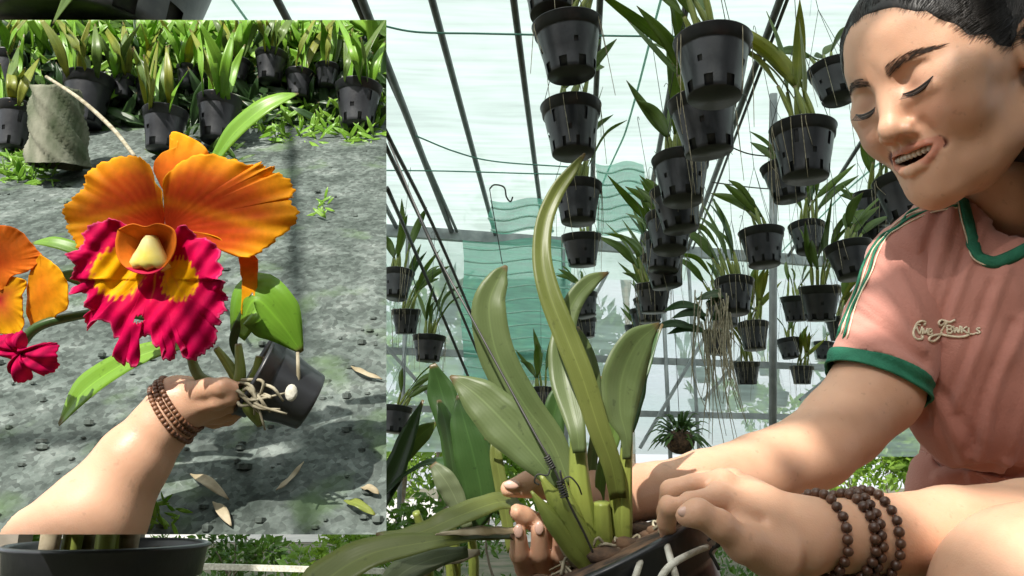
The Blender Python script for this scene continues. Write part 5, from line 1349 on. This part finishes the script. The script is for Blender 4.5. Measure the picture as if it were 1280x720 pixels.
# pots standing along the upper part, each with its plant
IP = [(104, 95, 60, 62, 'f', 'large black square sided pot at the upper left of the board, tall plant above'), (202, 138, 54, 50, 'a', 'black pot in the upper middle of the board above the orange top petal'), (270, 122, 54, 54, 'b', 'black pot at the upper middle of the board, right of the flower top'),
      (446, 106, 58, 52, 'c', 'black pot at the upper right corner of the board'), (373, 90, 36, 32, 'd', 'smaller black pot left of the upper right one on the board'), (337, 66, 40, 36, 'e', 'small black pot high on the board with dark leaves'),
      (186, 102, 36, 28, 'd', 'small black pot behind the one above the orange flower'), (152, 96, 30, 26, 'e', 'small black pot beside the large upper left one on the board'), (14, 130, 46, 56, 'a', 'black pot at the left edge of the board'), (408, 82, 30, 26, 'b', 'small dark pot in the shade between two upper right pots'), (296, 76, 30, 26, 'c', 'tiny dark pot at the top middle of the board'), (233, 84, 28, 24, 'e', 'tiny dark pot among stems at the top of the board'), (4, 66, 40, 50, 'b', 'dark pot high at the left edge of the board')]
IP.sort(key=lambda t: t[1])
for k, (px, py, wd, hh, sty, lbl) in enumerate(IP):
    pyb = max(py + hh, 128); d = bd_(pyb) - .05; sc_ = d / F; R = wd / 2 * sc_; H = hh * sc_ * 1.03
    base = cf2w(C(px, py + hh, d)); lbl = lbl.replace('of the board', 'of the gravel bed').replace('on the board', 'on the gravel bed')
    o = thing('potted_orchid', lbl, 'potted orchid', base, 'pots on the gravel bed')
    ctr = base + np.array([0, 0, H])
    pot_geo(R, H, n=28, o=ctr, style=k % 2).build('plant_pot', M['pot'], o, clip=CL); medium_geo(R, H, ctr, (0, 0, 1), random.Random(k)).build('bark_medium', M['bark'], o, clip=CL)
    r = random.Random(100 + k)
    for j in range(10):
        x0 = px + r.uniform(-.32, .32) * wd; L = r.uniform(45, 100); dx = r.uniform(-.5, .5) * L
        top = max(py - L, 18); mt = r.choice(['leaf_lime', 'leaf_lime', 'leaf_lime', 'leaf_yellow', 'leaf_yellow', 'leaf'])
        if py < 30: continue
        dd = [d + r.uniform(-.5, .5) * R, d + r.uniform(-.08, .08), d + r.uniform(-.12, .12)]
        q = [cf2w(C(x0, py + 2, dd[0])), cf2w(C(x0 + dx * .35, (py + top) / 2, dd[1])), cf2w(C(x0 + dx, top, dd[2]))]
        w_ = r.uniform(8, 15) / 2 * sc_; g = G(); g.leaf(q, [w_ * .3, w_, w_ * .8, w_ * .12], NB + np.array([r.uniform(-.8, .8), 0, .3]), fold=.25, n=9)
        g.build('leaf', M[mt], o, clip=CL)
def bfoliage(name, n, x0, x1, y0, y1, size, mat, lbl, cat, seed, hmax=.02, kind=None, out=.06):
    r = random.Random(seed); g = G()
    for k in range(n):
        px, py = r.uniform(x0, x1), r.uniform(y0, y1); a = cf2w(C(px, py, bd_(py) - r.uniform(.004, out if py < 150 else .02))); an = r.uniform(0, 6.28); L = size * r.uniform(.6, 1.5)
        e = math.cos(an) * np.array([1., 0, 0]) + math.sin(an) * UPB + NB * r.uniform(-.2, .6); e = unit(e)
        g.leaf([a, a + e * L * .5, a + e * L], [.0006, L * .2, .0003], unit(NB + np.array([r.uniform(-.7, .7), 0, r.uniform(-.5, .7)])), n=4, fold=.2, thick=.0004)
    o = g.build(name, M[mat], None, origin=GB((x0 + x1) / 2, (y0 + y1) / 2), clip=CL); tag(o, lbl, cat, kind=kind); return o
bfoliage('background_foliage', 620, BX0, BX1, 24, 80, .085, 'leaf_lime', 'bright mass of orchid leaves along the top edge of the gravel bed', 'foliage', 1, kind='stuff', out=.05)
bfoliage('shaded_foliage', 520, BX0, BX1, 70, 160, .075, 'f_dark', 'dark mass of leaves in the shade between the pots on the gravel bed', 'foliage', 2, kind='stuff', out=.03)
bfoliage('weed_patch', 170, 0, 66, 186, 226, .026, 'leaf_lime', 'lime green weed patch at the left edge of the gravel bed', 'weeds', 3)
bfoliage('weed_patch', 300, 318, 478, 128, 178, .030, 'leaf_lime', 'lime green weed patch under the upper right pots of the gravel bed', 'weeds', 4)
bfoliage('weed_patch', 90, 190, 300, 165, 200, .024, 'f_mid', 'darker weed patch under the middle pots of the gravel bed', 'weeds', 5)
bfoliage('weed', 26, 192, 226, 626, 656, .011, 'leaf_lime', 'single bright green weed on the gravel right of the forearm', 'weed', 6)
bfoliage('weed', 14, 396, 414, 248, 274, .018, 'leaf_lime', 'tiny green weed on the gravel right of the orange petal', 'weed', 7)
# mossy tree fern log at the left
dl_ = bd_(210) - .06
g = G(); lp = [C(74, 208, dl_), C(76, 165, dl_), C(70, 112, dl_)]; rows = []
for i, u in enumerate(np.linspace(0, 1, 26)):
    c = lp[0] * (1 - u) + lp[2] * u; rows.append([cf2w(c + (.046 - .010 * u) * (1 + .10 * math.sin(x * 5 + i * .5) + .07 * math.sin(x * 11 + i * 1.3)) * np.array([math.cos(x), math.sin(x), 0])) for x in np.linspace(0, 2 * math.pi, 40, endpoint=False)])
b0 = g.grid(rows, closed=True); g.f.append(tuple(b0 + 25 * 40 + j for j in range(40)))
M['moss'] = simple('mossy_log', (.26, .26, .20), (.06, .08, .04), 26, rough=.95, bump=1, bscale=90, stretch=(1, 1, .35))
tag(g.build('mossy_log', M['moss'], None, origin=cf2w(lp[0]), clip=CL), 'grey mossy log standing at the left of the gravel bed under the large pot', 'log')
# fallen leaves
for pts, wd, mt, lbl in (([(240, 597, .004), (262, 612, .008), (287, 629, .004)], [3, 17, 2], 'leaf_dry', 'pinkish brown fallen leaf on the gravel right of the forearm'), ([(268, 632, .004), (280, 648, .007), (290, 662, .004)], [3, 15, 2], 'leaf_dry', 'second fallen leaf, paler and just below the pinkish brown one'), ([(432, 630, .004), (450, 640, .008), (470, 649, .004)], [5, 15, 3], 'leaf_yellow', 'bright yellow fallen leaf at the lower right of the gravel bed'),
                         ([(346, 617, .004), (362, 607, .006), (380, 582, .004)], [3, 9, 2], 'leaf_dry', 'curled brown fallen leaf under the black pot'), ([(452, 614, .004), (464, 617, .006), (474, 622, .004)], [3, 12, 3], 'leaf_dry', 'small brown fallen leaf near the right edge of the gravel bed'), ([(440, 462, .004), (455, 472, .006), (478, 478, .004)], [3, 10, 2], 'leaf_dry', 'faded brown fallen leaf right of the black pot')):
    q = [GB(*p) for p in pts]; g = G(); g.leaf(q, [x / 2 * bd_(pts[1][1]) / F for x in wd], NBED, n=12, fold=.3, wave=.0009); tag(g.build('fallen_leaf', M[mt], None, origin=q[0]), lbl, 'leaf', 'fallen leaves on the gravel')

# the plant that carries the orange flower
M['petal'] = None
def petalmat(name, rough=.6, transl=.28):
    m, nt, out = new_mat(name)
    at = N(nt, 'ShaderNodeAttribute', attribute_name='tint')
    tc = N(nt, 'ShaderNodeTexCoord'); nz = N(nt, 'ShaderNodeTexNoise'); nz.inputs['Scale'].default_value = 170; nz.inputs['Detail'].default_value = 6; nt.links.new(tc.outputs['Object'], nz.inputs['Vector'])
    mr = N(nt, 'ShaderNodeMapRange', i_1=.3, i_2=.7, i_3=.88, i_4=1.10); nt.links.new(nz.outputs[0], mr.inputs[0])
    vm = N(nt, 'ShaderNodeVectorMath', operation='SCALE'); nt.links.new(at.outputs['Color'], vm.inputs[0]); nt.links.new(mr.outputs[0], vm.inputs['Scale'])
    b = N(nt, 'ShaderNodeBsdfPrincipled'); b.inputs['Roughness'].default_value = rough; b.inputs['Specular IOR Level'].default_value = .12; nt.links.new(vm.outputs[0], b.inputs['Base Color'])
    bp = N(nt, 'ShaderNodeBump'); bp.inputs['Strength'].default_value = .3; bp.inputs['Distance'].default_value = .0006; nt.links.new(nz.outputs[0], bp.inputs['Height']); nt.links.new(bp.outputs[0], b.inputs['Normal'])
    t = N(nt, 'ShaderNodeBsdfTranslucent'); nt.links.new(vm.outputs[0], t.inputs[0])
    ms = N(nt, 'ShaderNodeMixShader'); ms.inputs[0].default_value = transl; nt.links.new(b.outputs[0], ms.inputs[1]); nt.links.new(t.outputs[0], ms.inputs[2]); nt.links.new(ms.outputs[0], out.inputs[0]); return m
M['petal'] = petalmat('orchid_petal'); M['lip'] = petalmat('orchid_lip', .7, .2)
FH = .062                                          # how far the flower stands off the board
def fz(p): return (60 + p[0] / 2.25, 150 + p[1] / 2.25)
def petal(par, name, base, poly, hfun, cfun, mat, nr=34, nt_=220, tooth=0, seed=0, hole=None, zoomed=True, label=None):
    """thin curved petal: outline around a base point, cupped and ruffled off the board"""
    if zoomed: base = fz(base); poly = [fz(p) for p in poly]
    p = np.array(poly + [poly[0]], float); q = catmull(np.c_[p, np.zeros(len(p))], nt_)[:, :2]
    r = np.random.default_rng(seed); ph = r.uniform(0, 6.28, 8); base = np.array(base, float)
    g = G(); cols = []; sp = F * 0 + .0007; persp = (D - FH) / D
    for i in range(nr + 1):
        s = i / nr; row = []
        for j in range(nt_):
            e = q[j] - base; jag = 1 + tooth * s ** 6 * (math.sin(j * .9 + ph[0]) * .5 + math.sin(j * 1.7 + ph[1]) * .5)
            x, y = base + e * s * jag; h = hfun(s, j / nt_, x, y, ph)
            row.append(B(640 + (x - 640) * 1.0, y, 0) * 0 + cf2w(np.array([(x - 640) / F * (D - FH), D - FH - h, (360 - y) / F * (D - FH)])))
            cols.append((*cfun(s, j / nt_, x, y), 1))
        g.v += [tuple(v) for v in row]; g.uv += [(j / nt_, s, 0) for j in range(nt_)]
    for i in range(nr):
        for j in range(nt_):
            k = (j + 1) % nt_
            f = (i * nt_ + j, i * nt_ + k, (i + 1) * nt_ + k, (i + 1) * nt_ + j)
            if hole:
                xs_ = base + (q[j] - base) * (i + .5) / nr
                if ((xs_[0] - hole[0]) / hole[2]) ** 2 + ((xs_[1] - hole[1]) / hole[3]) ** 2 < 1 + .3 * math.sin(j * .8): continue
            g.f.append(f)
    o = g.build(name, M[mat], par, colors=cols); md = o.modifiers.new('thick', 'SOLIDIFY'); md.thickness = .0007; md.offset = 0
    if label: o['label'] = label
    return o
def mixc(a, b, t): t = min(1, max(0, t)); return tuple(a[k] * (1 - t) + b[k] * t for k in range(3))
OR, RED, YEL = (.80, .185, .012), (.60, .060, .010), (.90, .44, .008)
def pc(redside):
    def f(s, t, x, y):
        c = mixc(RED, OR, (s - .48) * 1.7); v = .5 + .5 * math.sin(math.atan2(y - 290, x - 208) * 46 + 2 * math.sin(s * 9)); c = mixc(c, YEL, max(0, (s - .72)) * 2.6 + .10 * v * s)
        d = abs((y - 252) - (208 - x) * -.26 * (1 if x > 208 else -1)) if redside else 99
        c = mixc(c, YEL, .55 * math.exp(-(d / 7) ** 2) * min(1, s * 1.3)); return c
    return f
flower = thing('orchid_flower', 'large open orchid flower of orange petals and a frilled crimson lip facing the viewer', 'flower', cf2w(C(208, 300, D - FH)))
def hp(amp, cup, off):
    def f(s, t, x, y, ph):
        rho = math.hypot(x - 208, y - 290) / 150; th = math.atan2(y - 290, x - 208)
        return off + cup * (rho - rho * rho * 1.15) + amp * .6 * s ** 7 * (math.sin(t * 44 + ph[0]) + .7 * math.sin(t * 79 + ph[1]) + .4 * math.sin(t * 131 + ph[2])) + .0016 * rho * math.sin(th * 4 + ph[3]) + .0008 * math.sin(x * .05 + ph[4]) * math.sin(y * .06 + ph[5]) + .0002 * rho * math.sin(th * 40)
    return f
petal(flower, 'sepal', (330, 215), [(332, 225), (300, 172), (283, 118), (308, 86), (345, 72), (356, 56), (334, 46), (329, 31), (350, 27), (402, 50), (436, 76), (441, 102), (402, 116), (362, 142), (342, 190)], hp(.0012, .012, -.010), lambda s, t, x, y: mixc(OR, YEL, .35 + (190 - y) / 40), 'petal', seed=1)
petal(flower, 'sepal', (535, 400), [(520, 350), (560, 372), (577, 392), (578, 432), (571, 500), (566, 545), (557, 558), (530, 547), (537, 470), (528, 420)], hp(.0015, .004, -.012), lambda s, t, x, y: mixc(OR, YEL, (y - 330) / 45), 'petal', seed=2)
petal(flower, 'sepal', (110, 390), [(90, 340), (120, 330), (140, 380), (135, 420), (152, 452), (135, 452), (100, 425), (86, 395)], hp(.0012, .004, -.012), lambda s, t, x, y: mixc(RED, YEL, s), 'petal', seed=9)
petal(flower, 'petal', (328, 298), [(332, 250), (326, 200), (306, 174), (292, 132), (266, 108), (216, 104), (150, 124), (119, 148), (105, 178), (92, 200), (62, 228), (42, 254), (46, 286), (56, 310), (76, 335), (90, 365), (98, 385), (120, 400), (128, 380), (150, 345), (205, 330), (270, 322), (318, 318)], hp(.0030, .020, 0), pc(True), 'petal', tooth=.018, seed=3)
petal(flower, 'petal', (336, 300), [(338, 255), (334, 205), (350, 152), (390, 116), (450, 98), (520, 112), (570, 127), (585, 120), (602, 122), (612, 136), (632, 128), (630, 150), (652, 150), (682, 178), (684, 212), (672, 222), (702, 256), (690, 290), (652, 330), (612, 366), (576, 386), (530, 382), (515, 352), (470, 325), (400, 316), (350, 314)], hp(.0032, .020, .002), pc(True), 'petal', tooth=.018, seed=4)
MAG, DMAG, CR = (.58, .0, .075), (.30, .0, .045), (.68, .0, .060)
def lipc(s, t, x, y):
    c = mixc(CR, MAG, (math.hypot(x - 207, y - 340) / 110 - .3) * 2); c = mixc(c, DMAG, .45 * (math.sin(x * .16 + y * .07) * math.sin(y * .11 - x * .05)) + (.35 if y < 300 else 0))
    for cx, cy, rx, ry in ((167, 343, 24, 27), (240, 349, 24, 24)):
        e = math.sqrt(((x - cx) / rx) ** 2 + ((y - cy) / ry) ** 2) + .10 * math.sin(x * .9 + y * .3) + .06 * math.sin(y * .7); c = mixc(c, (.95, .47, .002), (1.14 - e) * 6)
    ve = max(math.exp(-((x - (206 + k * (y - 318) * .35 + k * 3)) / 1.1) ** 2) for k in (-2, -1, -.0, 1, 2)); 
    if 335 < y < 378: c = mixc(c, (.88, .33, .03), ve * (1 - abs(y - 352) / 26))
    if s > .975: c = mixc(c, (.80, .15, .32), .35)
    return c
def hl(s, t, x, y, ph):
    rho = math.hypot(x - 207, y - 340) / 110; side = min(1, abs(x - 207) / 70)
    return .016 + .012 * math.sin(min(1.2, rho) * 2.0) + .012 * side * min(1, rho) * (1 if y < 350 else .45) - .014 * max(0, rho - .55) + .0016 * math.sin(x * .13 + ph[3]) * math.sin(y * .11 + ph[4]) + .0010 * math.sin(x * .27 + y * .2 + ph[5]) \
        + .0026 * s ** 7 * (math.sin(t * 62 + ph[0]) + .7 * math.sin(t * 101 + ph[1]) + .5 * math.sin(t * 163 + ph[2])) - .010 * math.exp(-((x - 207) / 22) ** 2 - ((y - 318) / 18) ** 2)
LIP = [(318, 330), (272, 304), (252, 292), (234, 289), (206, 296), (188, 300), (172, 316), (159, 330), (166, 346), (150, 360), (148, 372), (126, 385), (142, 402), (140, 422), (124, 444), (134, 462), (120, 472), (121, 490), (152, 484), (168, 500), (160, 520), (176, 534), (152, 548), (150, 566), (158, 584), (172, 584), (186, 562), (222, 566), (230, 604), (246, 612), (240, 640), (226, 660), (250, 682), (262, 668), (274, 684), (291, 682), (284, 645), (292, 615), (312, 602), (330, 603), (338, 622), (354, 634), (368, 640), (360, 662), (376, 669), (392, 655), (392, 630), (412, 618), (424, 634), (416, 650), (432, 669), (456, 660), (472, 648), (490, 632), (504, 622), (512, 594), (506, 578), (526, 566), (520, 548), (534, 536), (528, 512), (538, 500), (528, 484), (538, 458), (526, 446), (537, 424), (524, 404), (528, 376), (508, 352), (488, 340), (462, 338), (452, 322), (434, 306), (412, 312), (400, 330)]
petal(flower, 'lip', (332, 405), LIP, hl, lipc, 'lip', nr=54, nt_=420, tooth=.02, seed=5, hole=(193, 397.5, 6, 5))
# throat: rolled orange hood, dark mouth, yellow column
def fpt(x, y, h): x, y = fz((x, y)); return cf2w(np.array([(x - 640) / F * (D - FH), D - FH - h, (360 - y) / F * (D - FH)]))
petal(flower, 'throat', (337, 370), [(262, 318), (300, 303), (335, 310), (370, 302), (410, 318), (416, 360), (400, 400), (370, 428), (335, 436), (295, 426), (266, 400), (256, 360)], lambda s, t, x, y, ph: .020 + .018 * s ** 1.5, lambda s, t, x, y: mixc((.30, .02, .01), (.80, .22, .02), s * 1.25) if y < 336 else mixc((.25, .01, .03), (.66, .02, .08), s), 'petal', nr=16, nt_=120, seed=6)
g = G(); rows = []
for i, (y, wd, hh) in enumerate(((338, 5, .043), (350, 14, .045), (368, 25, .046), (388, 37, .047), (404, 45, .048), (411, 47, .047), (414, 46, .042))):
    rows.append([fpt(336 + wd * u, y + (4 * math.cos(u * 9) if i > 4 else 0), hh - .011 - .003 * u * u - (.003 if abs(u) == 1 else 0)) for u in (-1, -.7, -.35, 0, .35, .7, 1)])
g.grid(rows); M['column'] = simple('cream_yellow_column', (.90, .80, .36), (.88, .70, .10), 50, rough=.5, transl=.15)
o = g.build('column', M['column'], flower); md = o.modifiers.new('thick', 'SOLIDIFY'); md.thickness = .003; md.offset = -1
# second flower, half out of the picture at the left
f2 = thing('orchid_flower', 'orange orchid flower cut by the left picture edge, seen from the side', 'flower', cf2w(C(10, 360, D - FH)))
petal(f2, 'petal', (-30, 330), [(-40, 280), (0, 281), (22, 291), (42, 312), (50, 322), (30, 338), (5, 345), (-20, 360)], hp(.0012, .012, .0), lambda s, t, x, y: mixc(RED, OR, s * 1.3), 'petal', seed=11, zoomed=False)
petal(f2, 'petal', (48, 355), [(48, 318), (62, 326), (76, 336), (84, 352), (85, 372), (80, 386), (64, 394), (50, 404), (34, 411), (18, 416), (10, 398), (14, 375), (24, 350), (34, 332)], hp(.0012, .026, .004), lambda s, t, x, y: mixc(OR, YEL, .3 + s * .6 - (60 - x) / 160), 'petal', seed=12, zoomed=False)
petal(f2, 'petal', (-20, 375), [(-40, 345), (0, 345), (22, 352), (14, 372), (12, 395), (8, 415), (-10, 420), (-40, 410)], hp(.0012, .010, -.006), lambda s, t, x, y: mixc((.5, .01, .03), YEL, s * 1.2) , 'petal', seed=13, zoomed=False)
petal(f2, 'lip', (32, 440), [(-10, 430), (0, 420), (14, 418), (22, 416), (36, 414), (36, 432), (48, 434), (60, 428), (74, 430), (77, 448), (70, 464), (54, 468), (46, 458), (40, 474), (24, 476), (18, 466), (22, 452), (4, 442)], lambda s, t, x, y, ph: .004 + .012 * s * (1 - s) * 3 + .003 * s * math.sin(t * 70 + ph[0]), lambda s, t, x, y: mixc(MAG, DMAG, .5 + .5 * math.sin(x * .4 + y * .3)), 'lip', seed=14, zoomed=False, tooth=.04)
# pot, stems, leaves of the board plant
bp2 = thing('potted_orchid', 'small potted orchid with lime leaves held up behind the orange flower', 'potted orchid', B(345, 520, .02), None)
pc_ = B(318, 468, .034); pax = unit(np.array([-.72, -.35, .35]))
pot_geo(.036, .052, n=40, o=pc_, ax=pax, holes=False).build('plant_pot', M['pot'], bp2, clip=CL); medium_geo(.036, .052, pc_, pax, random.Random(3)).build('bark_medium', M['bark'], bp2)
g = G(); g.ball(B(364, 491, .075), .0062, 7, sq=(.8, .5, 1.1)); g.build('white_tag', M['white_cord'], bp2)
bleaf(bp2, [(266, 205, .030), (292, 168, .038), (326, 138, .040), (352, 124, .036), (373, 117, .030)], [14, 27, 26, 18, 2], 'leaf_lime', n=24, fold=.25, nrm=NB + np.array([-.3, 0, .3]))
bleaf(bp2, [(298, 420, .046), (318, 375, .052), (348, 400, .050), (377, 440, .042)], [24, 66, 62, 6], 'leaf_lime', n=26, fold=.14, nrm=NB + np.array([-.2, 0, .4]))
bleaf(bp2, [(300, 452, .046), (292, 425, .046), (306, 395, .048), (324, 372, .05)], [8, 10, 14, 20], 'leaf_dark', n=16)
bleaf(bp2, [(232, 432, .040), (190, 440, .036), (150, 458, .036), (105, 490, .032), (74, 531, .024)], [8, 26, 34, 40, 5], 'leaf_lime', n=24, fold=.25, nrm=NB + np.array([-.2, 0, .5]))
bleaf(bp2, [(120, 330, .030), (95, 312, .034), (65, 303, .034), (40, 304, .03)], [8, 17, 16, 3], 'leaf_lime', n=16, nrm=NB + np.array([0, 0, .6]))
bleaf(bp2, [(125, 360, .03), (95, 346, .03), (68, 344, .028)], [12, 18, 4], 'leaf_dark', n=14)
def bstem(par, pts, wpx, mat, name='stem', n=24):
    g = G(); g.tube([B(*p) for p in pts], [w_ / 2 * .0007 for w_ in wpx], 10, smooth=n); return g.build(name, M[mat], par)
bstem(bp2, [(20, 442, .05), (45, 410, .05), (90, 396, .045), (140, 390, .04), (200, 400, .04)], [9, 12, 11, 10, 8], 'leaf_dark')
bstem(bp2, [(236, 430, .05), (244, 462, .054), (260, 478, .056), (296, 484, .05)], [9, 12, 14, 12], 'leaf_olive', 'pseudobulb')
for pts, wd in (([(300, 480, .052), (285, 455, .05), (270, 435, .05)], [14, 12, 8]), ([(304, 486, .058), (312, 510, .06), (326, 530, .05)], [12, 16, 10]), ([(292, 500, .055), (300, 470, .055), (298, 430, .05)], [10, 14, 8]), ([(300, 494, .05), (318, 470, .05), (324, 445, .048)], [9, 12, 8])):
    bstem(bp2, pts, wd, 'bulb', 'pseudobulb')
g = G(); r = random.Random(8)
for k in range(14):
    a = (302 + r.uniform(-12, 12), 485 + r.uniform(-10, 10), .056); g.tube([B(*a), B(a[0] + r.uniform(0, 40), a[1] + r.uniform(-10, 22), .07), B(a[0] + r.uniform(20, 65), a[1] + r.uniform(0, 45), .066)], [.0016, .0014, .0008], 6, smooth=10)
g.tube([B(372, 440, .045), B(373, 470, .045), B(372, 500, .045)], [.0014, .0018, .0012], 6)
g.build('roots', M['root'], bp2)
g = G(); g.tube([cf2w(C(58, 96, 1.1)), cf2w(C(100, 124, 1.0)), cf2w(C(140, 160, .9)), cf2w(C(168, 195, .78))], [.0022, .0026, .0020], 7, smooth=16); tag(g.build('grey_stick', M['root'], None, origin=cf2w(C(168, 195, .78))), 'thin grey dry stick slanting above the left orange petal', 'stick')

# the forearm that holds the plant in front of the board
arm = SDF()
cb = lambda x, y, h: C(x, y, D - h)
arm.chain([cb(-40, 815, .085), cb(46, 720, .076), cb(117, 650, .067), cb(168, 574, .057), cb(202, 532, .050), cb(222, 507, .046)], [.056, .0490, .0395, .0280, .0225, .0205], .008)
arm.ell(cb(226, 502, .046), (.018, .013, .017), .012)
arm.chain([cb(222, 504, .046), cb(245, 503, .046), cb(262, 504, .046)], [.0185, .0145, .011], .012)
arm.chain([cb(250, 506, .056), cb(272, 502, .062), cb(290, 497, .064), cb(303, 492, .060)], [.0085, .0064, .0058, .0046], .003)
arm.chain([cb(250, 512, .050), cb(272, 512, .052), cb(292, 506, .052), cb(306, 500, .048)], [.0085, .0064, .0058, .0046], .003)
arm.chain([cb(250, 518, .042), cb(272, 521, .040), cb(294, 516, .038), cb(308, 508, .036)], [.0085, .0062, .0056, .0045], .003)
arm.chain([cb(248, 520, .034), cb(268, 527, .030), cb(286, 524, .028), cb(300, 516, .026)], [.0080, .0058, .0052, .0042], .003)
arm.chain([cb(240, 492, .054), cb(260, 486, .062), cb(280, 484, .066), cb(294, 486, .064)], [.011, .0085, .0076, .006], .003)
V, Fc = arm.mesh(cb(-70, 740, .16), cb(330, 430, .0), .0020)
V = smooth_mesh(V, Fc, 1, .4)
person2 = thing('person', 'bare forearm reaching up over the gravel bed with a beaded bracelet, holding the flowering orchid', 'person', B(100, 660, .05))
Vw = cf2w(V)
o = geo_from(Vw, Fc).build('forearm', M['skin'], person2, colors=np.ones((len(V), 4)), clip=CL)
ctree = BVHTree.FromPolygons([Vector(v) for v in V], [tuple(map(int, f)) for f in Fc])
axa = unit(cb(245, 500, .046) - cb(200, 530, .050)); aa = unit(np.cross(axa, [0, 1, 0])); ab_ = np.cross(axa, aa)
M['bead2'] = simple('brown_seed_bead', (.22, .10, .05), (.11, .05, .03), 60, rough=.4, bump=.2)
g = G()
for row, cc in enumerate((cb(213, 517, .048), cb(220, 511, .047), cb(227, 507, .046))):
    for i in range(40):
        t = 2 * math.pi * i / 40; d = math.cos(t) * aa + math.sin(t) * ab_; h = ctree.ray_cast(Vector(cc + d * .06), Vector(-d))
        if h[0] is None: continue
        g.ball(cf2w(np.array(h[0]) + d * .0012), .0023, 5)
tag(g.build('bracelet', M['bead2'], None, origin=cf2w(cb(216, 510, .047))), 'broad bracelet of several rows of small brown seed beads at the wrist under the flower', 'bracelet')
